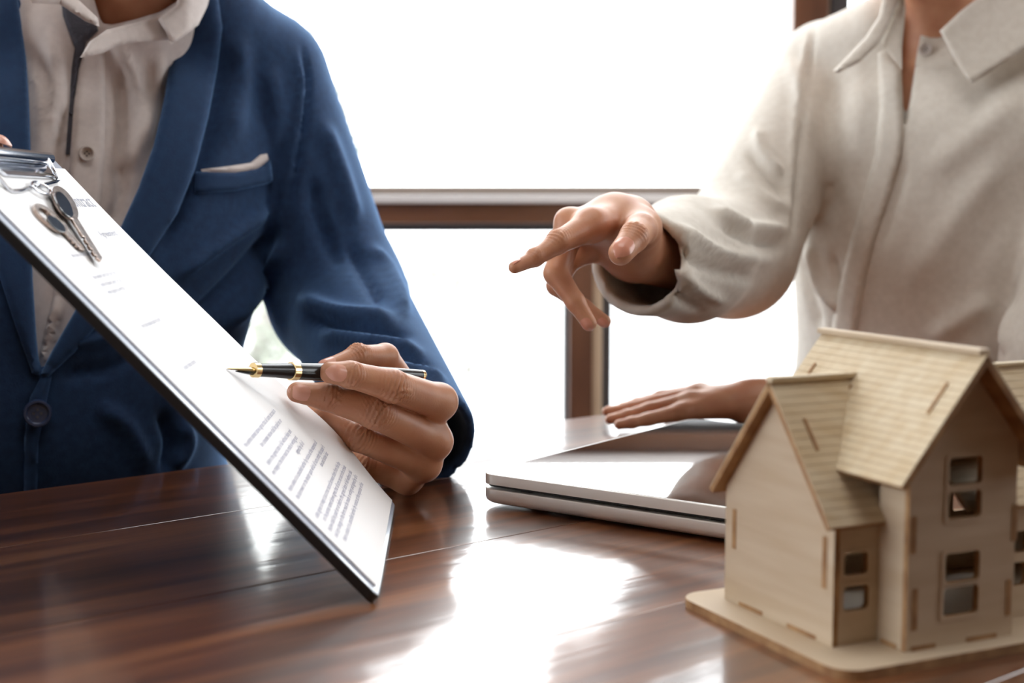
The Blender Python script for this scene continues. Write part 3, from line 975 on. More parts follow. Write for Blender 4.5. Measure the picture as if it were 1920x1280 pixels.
def surface(field, smooth=2):
    xs, ys, zs = field.ax; D = field.D
    ins = D < 0
    c = ins[:-1, :-1, :-1].astype(np.int8)
    tot = np.zeros_like(c)
    for i in (0, 1):
        for j in (0, 1):
            for k in (0, 1):
                tot += ins[i:ins.shape[0] - 1 + i, j:ins.shape[1] - 1 + j, k:ins.shape[2] - 1 + k]
    act = (tot > 0) & (tot < 8)
    ii, jj, kk = np.nonzero(act)
    idx = np.full(act.shape, -1, np.int64); idx[ii, jj, kk] = np.arange(len(ii))
    acc = np.zeros((len(ii), 3)); cnt = np.zeros(len(ii))
    for axis in range(3):
        o = [q for q in range(3) if q != axis]
        for p in (0, 1):
            for q in (0, 1):
                d0 = [0, 0, 0]; d0[o[0]] = p; d0[o[1]] = q
                d1 = list(d0); d1[axis] = 1
                a = D[ii + d0[0], jj + d0[1], kk + d0[2]]; b = D[ii + d1[0], jj + d1[1], kk + d1[2]]
                m = (a < 0) != (b < 0)
                t = np.where(m, a / np.where(a == b, 1, a - b), 0)
                A = np.stack([xs[ii + d0[0]], ys[jj + d0[1]], zs[kk + d0[2]]], 1); B = np.stack([xs[ii + d1[0]], ys[jj + d1[1]], zs[kk + d1[2]]], 1)
                acc += np.where(m[:, None], A + (B - A) * t[:, None], 0); cnt += m
    V = acc / np.maximum(cnt, 1)[:, None]
    F = []
    for axis in range(3):
        o = [q for q in range(3) if q != axis]
        sl0 = [slice(1, -1)] * 3; sl1 = [slice(1, -1)] * 3
        sl0[axis] = slice(0, -1); sl1[axis] = slice(1, None)
        a = ins[tuple(sl0)]; b = ins[tuple(sl1)]
        e = np.nonzero(a != b)
        base = [e[q] + (1 if q != axis else 0) for q in range(3)]
        def cell(p, q):
            g = list(base); g[o[0]] = g[o[0]] - p; g[o[1]] = g[o[1]] - q
            return idx[g[0], g[1], g[2]]
        quad = np.stack([cell(0, 0), cell(1, 0), cell(1, 1), cell(0, 1)], 1)
        flip = a[e] if axis != 1 else ~a[e]
        quad[~flip] = quad[~flip][:, ::-1]
        F.append(quad)
    F = np.concatenate(F); F = F[(F >= 0).all(1)]
    V = relax(V, F, smooth)
    return V, F


def relax(V, F, n, lam=0.5, mu=-0.52):
    E = np.concatenate([F[:, [0, 1]], F[:, [1, 2]], F[:, [2, 3]], F[:, [3, 0]]])
    deg = np.bincount(E.ravel(), minlength=len(V)).astype(float); deg[deg == 0] = 1
    for it in range(n * 2):
        S_ = np.stack([np.bincount(E[:, 0], V[E[:, 1], q], len(V)) + np.bincount(E[:, 1], V[E[:, 0], q], len(V)) for q in range(3)], 1)
        V = V + (S_ / deg[:, None] - V) * (lam if it % 2 == 0 else mu)
    return V


def vnormals(V, F):
    n = np.cross(V[F[:, 2]] - V[F[:, 0]], V[F[:, 3]] - V[F[:, 1]])
    N = np.stack([sum(np.bincount(F[:, c], n[:, q], len(V)) for c in range(4)) for q in range(3)], 1)
    return N / (np.linalg.norm(N, axis=1)[:, None] + 1e-12)


def seg_dist(px, py, line):
    """distance (px) to a polyline and position 0..1 along it"""
    best = np.full(len(px), 1e9); pos = np.zeros(len(px))
    L_ = [0]
    for a, b in zip(line, line[1:]): L_.append(L_[-1] + math.hypot(b[0] - a[0], b[1] - a[1]))
    for i, (a, b) in enumerate(zip(line, line[1:])):
        dx, dy = b[0] - a[0], b[1] - a[1]; l2 = dx * dx + dy * dy + 1e-9
        t = np.clip(((px - a[0]) * dx + (py - a[1]) * dy) / l2, 0, 1)
        d = np.hypot(px - a[0] - t * dx, py - a[1] - t * dy)
        m = d < best
        best[m] = d[m]; pos[m] = ((L_[i] + t * math.sqrt(l2)) / L_[-1])[m]
    return best, pos


def catmull(pts, n=6):
    out = []
    P_ = [pts[0]] + list(pts) + [pts[-1]]
    for i in range(1, len(P_) - 2):
        a, b, c, d = [np.array(q, float) for q in P_[i - 1:i + 3]]
        for k in range(n):
            t = k / n
            out.append(tuple(.5 * (2 * b + (c - a) * t + (2 * a - 5 * b + 4 * c - d) * t * t + (3 * b - a - 3 * c + d) * t ** 3)))
    out.append(tuple(pts[-1]))
    return out


FOLD = 1.5


def sculpt(V, F, strokes):
    """folds: (polyline in pixels, width px, height m[, sharp]) pushed along the normals of the side that faces the camera"""
    N = vnormals(V, F)
    px, py = to_px(V)
    vd = V - np.array([0, 0, CAMZ]); vd /= np.linalg.norm(vd, axis=1)[:, None]
    face = np.clip((-(N * vd).sum(1) + .15) / .4, 0, 1)
    disp = np.zeros(len(V))
    for st in strokes:
        line = catmull(st[0]); w_, h = st[1], st[2]
        xs_ = [q[0] for q in line]; ys_ = [q[1] for q in line]
        m = (px > min(xs_) - 3 * w_) & (px < max(xs_) + 3 * w_) & (py > min(ys_) - 3 * w_) & (py < max(ys_) + 3 * w_)
        if not m.any(): continue
        d, t = seg_dist(px[m], py[m], line)
        disp[m] += h * np.exp(-(d / w_) ** 2) * np.clip(np.minimum(t, 1 - t) * 5 + .12, 0, 1)
    return V + N * (disp * face * FOLD)[:, None]


def poly_sdf(poly):
    """signed distance in pixels, negative inside"""
    Q = np.array(poly, float)

    def fn(px, py):
        best = np.full(px.shape, 1e9); inside = np.zeros(px.shape, bool)
        for a, b in zip(Q, np.roll(Q, -1, 0)):
            dx, dy = b - a
            t = np.clip(((px - a[0]) * dx + (py - a[1]) * dy) / (dx * dx + dy * dy + 1e-9), 0, 1)
            best = np.minimum(best, np.hypot(px - a[0] - t * dx, py - a[1] - t * dy))
            cond = ((a[1] > py) != (b[1] > py)) & (px < (b[0] - a[0]) * (py - a[1]) / (b[1] - a[1] + 1e-12) + a[0])
            inside ^= cond
        return np.where(inside, -best, best)
    return fn


def px_cut(field, poly, ymax, scale):
    """carve the region seen inside a pixel polygon, no deeper than ymax(X,Y,Z) < 0"""
    pf = poly_sdf(poly)

    def fn(X, Y, Z):
        X, Y, Z = np.broadcast_arrays(X, Y, Z)
        dep = Y * _c - (Z - CAMZ) * _s; up_ = Y * _s + (Z - CAMZ) * _c
        px = 960 + FPX * X / dep; py = 640 - FPX * up_ / dep
        return np.maximum(pf(px, py) * scale, ymax(X, Y, Z))
    field.cut(fn)


def bvh_of(V, F): return BVHTree.FromPolygons([tuple(v) for v in V], [tuple(f) for f in F])


from mathutils.geometry import delaunay_2d_cdt


def tri_poly(poly, step):
    """dense triangulation of a pixel polygon"""
    bd = []
    for a, b in zip(poly, list(poly[1:]) + [poly[0]]):
        n = max(1, int(math.hypot(b[0] - a[0], b[1] - a[1]) / step))
        bd += [(a[0] + (b[0] - a[0]) * k / n, a[1] + (b[1] - a[1]) * k / n) for k in range(n)]
    pf = poly_sdf(bd)
    xs_ = np.arange(min(p[0] for p in bd), max(p[0] for p in bd), step); ys_ = np.arange(min(p[1] for p in bd), max(p[1] for p in bd), step * .87)
    gx, gy = np.meshgrid(xs_, ys_); gx = gx + (np.arange(len(ys_)) % 2)[:, None] * step / 2
    d = pf(gx.ravel(), gy.ravel()); k = d < -step * .5
    pts = [Vector(p) for p in bd] + [Vector((x, y)) for x, y in zip(gx.ravel()[k], gy.ravel()[k])]
    n = len(bd)
    vo, eo, fo, *_r = delaunay_2d_cdt(pts, [(i, (i + 1) % n) for i in range(n)], [list(range(n))], 2, 1e-6)
    return [tuple(v) for v in vo], [list(f) for f in fo], bd


def overlay(name, poly, mt, parent, bvh=None, lift=.003, thick=.004, step=7, soft=10, depth=None, lift_fn=None, fold=None, curve=True, sink=0.0):
    """a piece of cloth laid on a surface: pixel outline, draped along the view rays onto bvh (or on depth(px,py)),
    standing 'lift' above it with rolled edges"""
    if curve: poly = catmull(list(poly) + [poly[0]], 4)[:-1] if curve == 'smooth' else poly
    pts, fs, bd = tri_poly(poly, step)
    pf = poly_sdf(bd)
    A = np.array(pts); dd = -pf(A[:, 0], A[:, 1])
    top, bot = [], []
    last = None
    hits = []
    for (x, y) in pts:
        r = ray(x, y)
        if depth is not None:
            hits.append((CAMP + r * (depth(x, y) / r.y), None)); continue
        h = bvh.ray_cast(CAMP, r.normalized())
        hits.append((h[0], h[1]) if h[0] is not None else (None, None))
    ok = [i for i, h in enumerate(hits) if h[0] is not None]
    for i, (x, y) in enumerate(pts):
        p, n = hits[i]
        if p is None:
            j = min(ok, key=lambda q: (pts[q][0] - x) ** 2 + (pts[q][1] - y) ** 2)
            r = ray(x, y); p = CAMP + r * (hits[j][0].y / r.y); n = hits[j][1]
        v = (CAMP - p).normalized()
        n = v if n is None else (n.normalized() * .5 + v * .8).normalized()
        e = min(1.0, max(dd[i], 0) / soft); e = math.sqrt(max(0, 1 - (1 - e) ** 2))
        l = lift + (lift_fn(x, y) if lift_fn else 0)
        top.append(p + n * (l * (.35 + .65 * e))); bot.append(p + n * (l * .35 - thick - sink))
    n0 = len(pts)
    V = [tuple(q) for q in top] + [tuple(q) for q in bot]
    F = []
    cnt = {}
    for f in fs:
        for a, b in zip(f, f[1:] + f[:1]): cnt[(a, b)] = 1
    for f in fs:
        F.append(tuple(f)); F.append(tuple(i + n0 for i in f[::-1]))
        for a, b in zip(f, f[1:] + f[:1]):
            if (b, a) not in cnt: F.append((b, a, a + n0, b + n0))
    me = bpy.data.meshes.new(name); me.from_pydata(V, [], F); me.materials.append(mt)
    bm = bmesh.new(); bm.from_mesh(me); bmesh.ops.recalc_face_normals(bm, faces=bm.faces)
    for f in bm.faces: f.smooth = True
    for e in bm.edges:
        if len(e.link_faces) == 2 and e.calc_face_angle(0) > 1.0: e.smooth = False
    bm.to_mesh(me); bm.free()
    return link(bpy.data.objects.new(name, me), parent)


def plane_depth(a, b, c):
    """depth that varies linearly over the picture through three (px, py, Y)"""
    A = np.array([[q[0], q[1], 1] for q in (a, b, c)], float); s_ = np.linalg.solve(A, [a[2], b[2], c[2]])
    return lambda x, y: float(s_[0] * x + s_[1] * y + s_[2])


def J(px, py, Y, rpx):
    """joint: world position and radius"""
    p = P(px, py, Y); return (np.array(p), rpx * Y / FPX)


def chain(js, k=.004):
    return union([cone(a[0], b[0], a[1], b[1]) for a, b in zip(js, js[1:])], k)


def hand(field, fingers, metas, kweb=.006, kpalm=.012, kf=.0022):
    """metas: list of (MCP joint, wrist joint); fingers: joint chains that start at the MCP"""
    pal = union([cone(a[0], b[0], a[1], b[1]) for a, b in metas], kpalm)
    fs = [chain(f, .003) for f in fingers]
    lo = np.min([pal[1]] + [f[1] for f in fs], axis=0); hi = np.max([pal[2]] + [f[2] for f in fs], axis=0)

    def fn(X, Y, Z):
        d = fs[0][0](X, Y, Z)
        for f in fs[1:]: d = smin(d, f[0](X, Y, Z), kf)
        return smin(d, pal[0](X, Y, Z), kweb)
    field.add((fn, lo, hi), .006)


def finger_detail(V, F, joints, view_up=None, amp=.0004):
    """wrinkles and knuckle swelling on the back of a finger; joints: list of (centre, radius, axis, dorsal, n_lines, half length)"""
    N = vnormals(V, F); disp = np.zeros(len(V))
    for c_, r, ax_, do, nl_, hl in joints:
        ax_ = np.array(ax_) / np.linalg.norm(ax_); do = np.array(do, float); do -= ax_ * (do @ ax_); do /= np.linalg.norm(do)
        d = V - np.array(c_)
        m = np.linalg.norm(d, axis=1) < r * 2.6
        s_ = d[m] @ ax_; q = N[m] @ do
        lat = d[m] @ np.cross(ax_, do)
        wv = np.exp(-(s_ / hl) ** 2) * np.clip(q * 1.6 - .25, 0, 1)
        s2 = s_ + .25 * lat ** 2 / r * np.sign(s_)
        disp[m] += wv * (amp * 1.2 - amp * (.5 + .5 * np.cos(s2 / hl * math.pi * nl_)))
    return V + N * disp[:, None]


def nail(tip, prev, dorsal, r, length, width, mt, parent, rim=None):
    """finger nail as a curved plate on the back of the finger tip"""
    ax_ = (Vector(tip) - Vector(prev)).normalized(); do = Vector(dorsal); do = (do - ax_ * do.dot(ax_)).normalized(); si = ax_.cross(do)
    V, F = [], []
    n1, n2 = 10, 10
    R_ = r * 1.03
    for lay in (0, 1):
        for i in range(n1 + 1):
            t = i / n1
            wv = width * max(.05, 1 - abs(2 * t - 1.02) ** 3.2) ** (1 / 3.2)
            s_ = (t - .45) * length
            Re = math.sqrt(max(R_ * R_ - .9 * max(0, s_) ** 2, (.35 * R_) ** 2)); drop = 0
            for k in range(n2 + 1):
                an = (k / n2 - .5) * wv / R_
                V.append(Vector(tip) + ax_ * s_ + (do * math.cos(an) + si * math.sin(an)) * (Re + .0003 - lay * .0013))
    m_ = (n1 + 1) * (n2 + 1)
    for i in range(n1):
        for k in range(n2):
            a = i * (n2 + 1) + k
            F.append((a, a + 1, a + n2 + 2, a + n2 + 1)); F.append((m_ + a, m_ + a + n2 + 1, m_ + a + n2 + 2, m_ + a + 1))
    rg_ = list(range(n2 + 1)) + [i * (n2 + 1) + n2 for i in range(1, n1 + 1)] + [n1 * (n2 + 1) + k for k in range(n2 - 1, -1, -1)] + [i * (n2 + 1) for i in range(n1 - 1, 0, -1)]
    for a, b in zip(rg_, rg_[1:] + rg_[:1]): F.append((a, b, b + m_, a + m_))
    me = mesh_obj('fingernail', V, F, mt, parent, smooth='angle')
    return me
# ------------------------------------------------------------------ people: shared materials
def skin(name, a, b):
    return mat(name, a, 0.42, spec=.45, sss=.12, noise=(55, b, 5), bump=(700, .22, .0004), sss_rad=(.008, .003, .0015))


M_SKIN1 = skin('skin_tan', srgb(196, 142, 110), srgb(184, 126, 96))
M_SKIN2 = skin('skin_light', srgb(206, 152, 120), srgb(194, 136, 106))
M_NAIL1 = mat('nail_tan', srgb(222, 160, 140), .3, coat=.3, sss=.1)
M_NAIL2 = mat('nail_light', srgb(218, 148, 126), .3, coat=.3, sss=.1)
M_HAIR = mat('dark_hair', srgb(34, 26, 22), .5, noise=(60, srgb(20, 16, 14), 4), stretch=((0, 0, 0), (6, 6, 1)))
M_BLUE = mat('blue_wool', srgb(26, 58, 98), .9, sheen=1.0, sheen_tint=(.26, .5, .92, 1), sheen_rough=.4, noise=(160, srgb(20, 48, 84), 4), bump=(900, .35, .0008))
M_BLUED = mat('blue_wool_trim', srgb(25, 57, 96), .9, sheen=1.0, sheen_tint=(.26, .5, .92, 1), sheen_rough=.4, noise=(160, srgb(23, 51, 88), 4), bump=(900, .35, .0008))
M_SHIRT = mat('white_cotton', srgb(222, 214, 212), .85, noise=(140, srgb(212, 204, 202), 4), bump=(1100, .25, .0005))
M_CREAM = mat('cream_linen', srgb(224, 218, 209), .85, noise=(140, srgb(215, 208, 198), 4), bump=(1000, .25, .0005))
M_KNIT = mat('grey_knit', srgb(74, 74, 84), .9, bump=(400, .6, .002))
M_BTN = mat('navy_button', srgb(48, 62, 96), .25, coat=.6)
M_BTNW = mat('shell_button', srgb(214, 206, 202), .3, coat=.5)
M_EYE = mat('eye_white', srgb(236, 232, 226), .2)
M_TROU = mat('dark_trousers', srgb(44, 46, 56), .85)
M_SHOE = mat('dark_leather', srgb(40, 32, 28), .35)
M_CHAIR = mat('chair_wood', srgb(92, 60, 42), .45, noise=(5, srgb(70, 45, 32), 5), stretch=((0, 0, 0), (8, 8, 1)))


def head(F_, c, fw, tilt=0):
    """cranium, jaw, nose, ears; fw = forward unit vector"""
    c = np.array(c, float); f = np.array([fw[0], fw[1], 0]); f /= np.linalg.norm(f); s_ = np.array([-f[1], f[0], 0]); u = np.array([0, 0, 1.])
    R = np.array([s_, f, u])
    F_.add(ellip(c + u * .02 - f * .012, (.074, .094, .09), R), .02)
    F_.add(ellip(c + f * .022 - u * .045, (.058, .068, .072), R), .03)
    F_.add(cone(c + f * .092 - u * .005, c + f * .106 - u * .034, .006, .011), .012)
    F_.add(ellip(c + f * .083 - u * .062, (.024, .012, .006), R), .008)
    F_.add(ellip(c + f * .083 - u * .073, (.021, .012, .007), R), .006)
    for k in (-1, 1):
        F_.add(ellip(c + s_ * k * .076 - u * .005, (.008, .018, .031), R), .006)
        F_.add(ellip(c + f * .083 + s_ * k * .032 + u * .012, (.015, .011, .006), R), .004)


def eyes(c, fw, parent):
    c = Vector(c); f = Vector((fw[0], fw[1], 0)).normalized(); s_ = Vector((-f.y, f.x, 0)); u = Vector((0, 0, 1))
    for k in (-1, 1):
        o = c + f * .0745 + s_ * k * .032 + u * .003
        MB().lathe(o - f * .010, f, [(.010 - .0105 * math.cos(a), .0105 * math.sin(a)) for a in [math.pi * i / 10 for i in range(11)]], 16).build('eye', M_EYE, parent, smooth=True)
        MB().lathe(o - f * .0006, f, [(0, .0052), (.0008, .0048), (.0012, .002), (.0013, 0)], 14).build('iris', M_HAIR, parent, smooth=True)
        MB().tube([o + f * .0175 + s_ * (k * (j * .011 - .012)) + u * (.022 - .004 * (j - 1.2) ** 2) - f * .004 * j * .8 for j in range(4)], [.002, .003, .0026, .001], 8).build('eyebrow', M_HAIR, parent, smooth=True)


def button_on(name, bvh, px, py, r, mt, parent, h=.0022):
    r_ = ray(px, py).normalized(); hit = bvh.ray_cast(CAMP, r_)
    p = hit[0] if hit[0] is not None else P(px, py, 1.1)
    n = (hit[1] if hit[1] is not None else -r_)
    if n.dot(r_) > 0: n = -n
    n = (n * .5 - r_ * .6).normalized()
    p = p + n * .0028
    o = MB().lathe(p, n, [(0, r * .9), (h * .6, r), (h, r * .93), (h, r * .78), (h * .6, r * .68), (h * .55, r * .2), (h * .55, 0)], 28).build(name, mt, parent, smooth='angle')
    a = n.orthogonal().normalized(); b = n.cross(a)
    hb = MB()
    for k in range(4):
        an = math.pi / 4 + k * math.pi / 2
        q = p + (a * math.cos(an) + b * math.sin(an)) * r * .26 + n * h * .54
        hb.lathe(q, n, [(0, r * .11), (h * .12, r * .11)], 8)
    hb.build('thread_holes', M_KNIT, o)
    return o


def legs(hip_c, fw, M, parent, dz=.5):
    f = np.array([fw[0], fw[1], 0]); f /= np.linalg.norm(f); s_ = np.array([-f[1], f[0], 0])
    hc = np.array(hip_c, float)
    F_ = Field(np.arange(hc[0] - .75, hc[0] + .75, .016), np.arange(hc[1] - .75, hc[1] + .75, .016), np.arange(.04, .70, .016))
    F_.add(cone(hc - s_ * .07, hc + s_ * .07, .095, .095), .03)
    ft = []
    for k in (-1, 1):
        h = hc + s_ * k * .085; kn = h + f * .40 + s_ * k * .03; kn[2] = .505; an = kn - f * .03; an[2] = .09
        F_.add(cone(h, kn, .082, .06), .03); F_.add(cone(kn, an, .06, .045), .02)
        ft.append(an)
    V, Q = surface(F_, 1)
    mesh_obj('trousers', V, Q, M, parent, smooth=True)
    for an in ft:
        Fs = Field(np.arange(an[0] - .3, an[0] + .3, .009), np.arange(an[1] - .3, an[1] + .3, .009), np.arange(0.0, .13, .009))
        a = an.copy(); a[2] = .05; b = a + f * .15; b[2] = .035
        Fs.add(cone(a - f * .03, b, .046, .036)); Fs.add(cone(a, an + np.array([0, 0, .02]), .042, .04), .02)
        fl = lambda X, Y, Z: Z - .004 + 0 * X + 0 * Y
        Fs.cut(fl)
        V, Q = surface(Fs, 1)
        mesh_obj('shoe', V, Q, M_SHOE, parent, smooth=True)


def chair(c, fw, label):
    f = Vector((fw[0], fw[1], 0)).normalized(); s_ = Vector((-f.y, f.x, 0))
    M = frame(Vector((c[0], c[1], 0)), f, s_, Vector((0, 0, 1)))
    t = thing('dining_chair', Vector((c[0], c[1], 0)), label, 'chair', 'chairs under the two seated people')
    MB().box((-.2, -.2, .375), (.2, .2, .402), M).build('seat', M_CHAIR, t, bevel=.006)
    for a, b in ((-.18, -.18), (-.18, .18), (.18, -.18), (.18, .18)):
        MB().box((a - .018, b - .018, 0), (a + .018, b + .018, .374 if a > 0 else .395), M).build('leg', M_CHAIR, t, bevel=.003)
    for b in (-.18, .18):
        MB().box((-.232, b - .016, .38), (-.202, b + .016, .66), M).build('back_post', M_CHAIR, t, bevel=.004)
    MB().box((-.228, -.2, .56), (-.206, .2, .655), M).build('backrest', M_CHAIR, t, bevel=.004)


# ------------------------------------------------------------------ the man
MPH = math.radians(25)
MF = (math.sin(MPH), -math.cos(MPH))
ML = [(.46, -.40, 1.27, .155, .12), (.62, -.40, 1.23, .145, .115), (.76, -.395, 1.185, .132, .112), (.88, -.388, 1.19, .160, .112), (1.0, -.375, 1.21, .172, .105), (1.06, -.365, 1.23, .145, .085), (1.085, -.36, 1.24, .10, .06)]
man = None
# hand: joints (px, py, Y, half thickness in px)
m_idx = [J(823, 753, .947, 33), J(733, 722, .9085, 30.5), J(656, 702, .8925, 25), J(619, 698, .8840, 20.5)]
m_mid = [J(816, 827, .952, 31), J(702, 770, .916, 33), J(611, 743, .905, 26), J(557, 735, .899, 19.5)]
m_rng = [J(796, 871, .957, 29), J(672, 819, .930, 27), J(608, 784, .938, 19.5), J(586, 771, .945, 16)]
m_pky = [J(764, 900, .965, 25), J(684, 872, .957, 23), J(632, 838, .968, 17), J(606, 818, .976, 15)]
m_thb = [J(770, 745, 1.005, 29), J(722, 669, .962, 25), J(671, 668, .937, 20), J(612, 690, .9165, 17)]
m_w1, m_w2 = J(782, 785, 1.035, 30), J(770, 845, 1.035, 28)
m_met = [(m_idx[0], m_w1), (m_mid[0], J(780, 805, 1.04, 30)), (m_rng[0], J(775, 828, 1.04, 29)), (m_pky[0], m_w2), (m_thb[0], m_w1)]
fx = [(-.150, -.036, .0011), (-.36, -.30, .004)]
Fm = Field(axis_pts(-.80, .0, .011, [(-.150, -.034, .0011)]), axis_pts(.78, 1.50, .011, [(.868, .985, .0011), (.985, 1.06, .003)]), axis_pts(.40, 1.42, .011, [(.745, .866, .0011)]))
hand(Fm, [m_idx, m_mid, m_rng, m_pky, m_thb], m_met)
elb, sho = J(625, 560, 1.26, 0)[0], J(480, 150, 1.28, 0)[0]
wr = J(775, 818, 1.04, 0)[0]
Fm.add(cone(wr, elb, .027, .040), .01); Fm.add(cone(elb, sho, .040, .046), .01)
# right hand at the clip, mostly outside the picture
r_thb = [J(-235, 300, .81, 32), J(-165, 262, .815, 28), J(-80, 264, .82, 26), J(-6, 277, .825, 24)]
r_f = [[J(-270 + 8 * k, 330 + 40 * k, .835 + .012 * k, 27 - k), J(-195 + 6 * k, 372 + 34 * k, .84 + .016 * k, 25 - k), J(-135 + 6 * k, 385 + 34 * k, .86 + .016 * k, 21 - k), J(-92 + 8 * k, 380 + 33 * k, .868 + .016 * k, 18 - k)] for k in range(4)]
r_w = J(-350, 420, .90, 36)
hand(Fm, r_f + [r_thb], [(f[0], r_w) for f in r_f] + [(r_thb[0], r_w)])
relb, rsho = J(-420, 740, 1.02, 0)[0], J(-280, 150, 1.13, 0)[0]
Fm.add(cone(r_w[0], relb, .029, .040), .01); Fm.add(cone(relb, rsho, .04, .046), .01)
Fm.add(torso(ML, MPH, 2.3, -.014), .03)
Fm.add(cone(P(245, 70, 1.21), P(262, -130, 1.19), .052, .052), .03)
mh = np.array(P(275, -300, 1.165))
head(Fm, mh, MF)
V, Q = surface(Fm, 2)
u_ = (0, -1, .15)
dt = []
for ch in (m_idx, m_mid, m_rng, m_pky):
    for q, nl_, hl in ((1, 7, .0095), (2, 5, .0055)):
        dt.append((ch[q][0], ch[q][1], ch[q + 1][0] - ch[q - 1][0], u_, nl_, hl))
dt.append((m_thb[2][0], m_thb[2][1], m_thb[3][0] - m_thb[1][0], (0, -.4, 1), 7, .008))
V = finger_detail(V, Q, dt, amp=.0014)
man = mesh_obj('person', V, Q, M_SKIN1, smooth=True)
tag(man, 'person in a blue blazer and open white shirt holding a pen over the clipboard', 'person')
eyes(mh, MF, man)
nail(m_idx[3][0] + np.array([.0018, 0, 0]), m_idx[2][0], u_, m_idx[3][1], .0135, .0118, M_NAIL1, man)
nail(m_mid[3][0] + np.array([.0015, 0, 0]), m_mid[2][0], u_, m_mid[3][1], .0140, .0112, M_NAIL1, man)
nail(m_thb[3][0], m_thb[2][0], (0, -.3, 1), m_thb[3][1], .0130, .0125, M_NAIL1, man)
nail(r_thb[3][0], r_thb[2][0], (0, -.3, 1), r_thb[3][1], .0145, .0135, M_NAIL1, man)
Fh = Field(np.arange(mh[0] - .13, mh[0] + .13, .008), np.arange(mh[1] - .15, mh[1] + .15, .008), np.arange(mh[2] - .12, mh[2] + .16, .008))
fm_ = np.array([MF[0], MF[1], 0])
Fh.add(ellip(mh + np.array([0, 0, .03]) - fm_ * .02, (.084, .098, .092), np.array([[-fm_[1], fm_[0], 0], fm_, [0, 0, 1]])))
Fh.cut(lambda X, Y, Z: np.maximum(-((X - mh[0]) * fm_[0] + (Y - mh[1]) * fm_[1] - .045), (Z - mh[2] - .055)) * 1.0 + 0 * X)
Fh.cut(lambda X, Y, Z: Z - mh[2] + .03 + 0 * X + 0 * Y)
V, Q = surface(Fh, 1)
mesh_obj('hair', V, Q, M_HAIR, man, smooth=True)

# shirt
Fs = Field(np.arange(-.66, -.12, .005), np.arange(1.02, 1.42, .005), np.arange(.47, 1.14, .005))
Fs.add(torso(ML, MPH, 2.3, 0.0))
Fs.add(cone(P(245, 60, 1.21), P(250, 25, 1.20), .060, .058), .03)
Fs.add(cone(P(215, 70, 1.20), P(95, 75, 1.17), .052, .045), .03)
px_cut(Fs, [(192, 50), (240, 40), (300, 23), (331, 0), (338, -90), (150, -90), (186, 30)], lambda X, Y, Z: (Y - 1.6) + 0 * X, 1.15 / FPX)
V, Q = surface(Fs, 2)
V = sculpt(V, Q, [
    ([(205, 60), (245, 140), (262, 230), (240, 330)], 16, .006), ([(225, 110), (228, 240), (215, 360)], 12, -.005), ([(300, 100), (285, 190), (270, 280)], 14, .005),
    ([(90, 60), (105, 160), (95, 270)], 14, .006), ([(120, 200), (112, 280), (118, 360)], 9, -.005), ([(60, 120), (75, 200), (72, 290)], 10, .004),
    ([(235, 300), (225, 370), (205, 430)], 9, -.006), ([(110, 560), (95, 620), (82, 690)], 7, .004)])
msh_b = bvh_of(V, Q)
mshirt = mesh_obj('shirt', V, Q, M_SHIRT, man, smooth=True)
pk = overlay('placket', [(160, 90), (197, 82), (197, 200), (195, 300), (186, 420), (160, 560), (100, 720), (62, 720), (98, 560), (120, 420), (131, 300), (138, 200), (147, 130)], M_SHIRT, mshirt, msh_b, lift=.0045, thick=.006, step=8, soft=7)
overlay('collar_lining_shadow', [(112, -30), (150, 8), (180, 38), (184, 58), (162, 80), (150, 118), (140, 180), (131, 290), (124, 290), (130, 200), (134, 130), (140, 90), (118, 30)], M_KNIT, mshirt, msh_b, lift=.004, thick=.006, step=7, soft=6)  # knit lining strip; its thin tail draws the shadow line beside the placket
dmc = plane_depth((160, 95, 1.085), (340, 0, 1.165), (110, -10, 1.085))
overlay('neckband', [(150, 108), (168, 78), (200, 56), (262, 40), (300, 28), (332, 2), (345, -40), (370, -30), (345, 40), (320, 74), (262, 78), (218, 86), (193, 100)], M_SHIRT, mshirt, depth=lambda x, y: dmc(x, y) - .004, lift=.004, thick=.004, step=7, soft=6)
overlay('collar', [(296, 36), (330, 10), (345, -50), (404, -50), (389, 12), (372, 47), (346, 67), (320, 84), (312, 62)], M_SHIRT, mshirt, depth=lambda x, y: dmc(x, y) - .014 + .00012 * max(0, x - 350) ** 1.3, lift=.006, thick=.005, step=7, soft=9)
overlay('collar', [(30, -50), (100, -50), (150, 2), (184, 34), (186, 50), (160, 40), (112, 8), (60, 6)], M_SHIRT, mshirt, depth=lambda x, y: dmc(x, y) - .012, lift=.005, thick=.005, step=7, soft=7)
button_on('shirt_button', msh_b, 162, 290, .0062, M_BTNW, mshirt, .006)

# blazer
BG = .015
Fb = Field(np.arange(-.74, .03, .0048), np.arange(.84, 1.44, .0048), np.arange(.50, 1.15, .0048))
Fb.add(torso(ML, MPH, 2.3, BG))
sh, el, wrj = P(484, 152, 1.28), P(634, 560, 1.255), P(782, 812, 1.035)
Fb.add(cone(P(400, 60, 1.24), sh, .05, .060), .03)
slv = union([cone(sh, el, .063, .058), cone(el, wrj, .058, .043)], .02)
Fb.add(slv, .006)
rs, re_, rw_ = P(-285, 155, 1.13), P(-420, 745, 1.02), P(-340, 410, .905)
Fb.add(cone(P(60, 60, 1.18), rs, .05, .06), .03)
Fb.add(union([cone(rs, re_, .062, .06), cone(re_, rw_, .06, .042)], .02), .02)
wax = (np.array(wrj) - np.array(el)); wax /= np.linalg.norm(wax)


def beyond(c, ax_, R_):
    c = np.array(c)
    return lambda X, Y, Z: np.maximum(-((X - c[0]) * ax_[0] + (Y - c[1]) * ax_[1] + (Z - c[2]) * ax_[2]), np.sqrt((X - c[0]) ** 2 + (Y - c[1]) ** 2 + (Z - c[2]) ** 2) - R_)


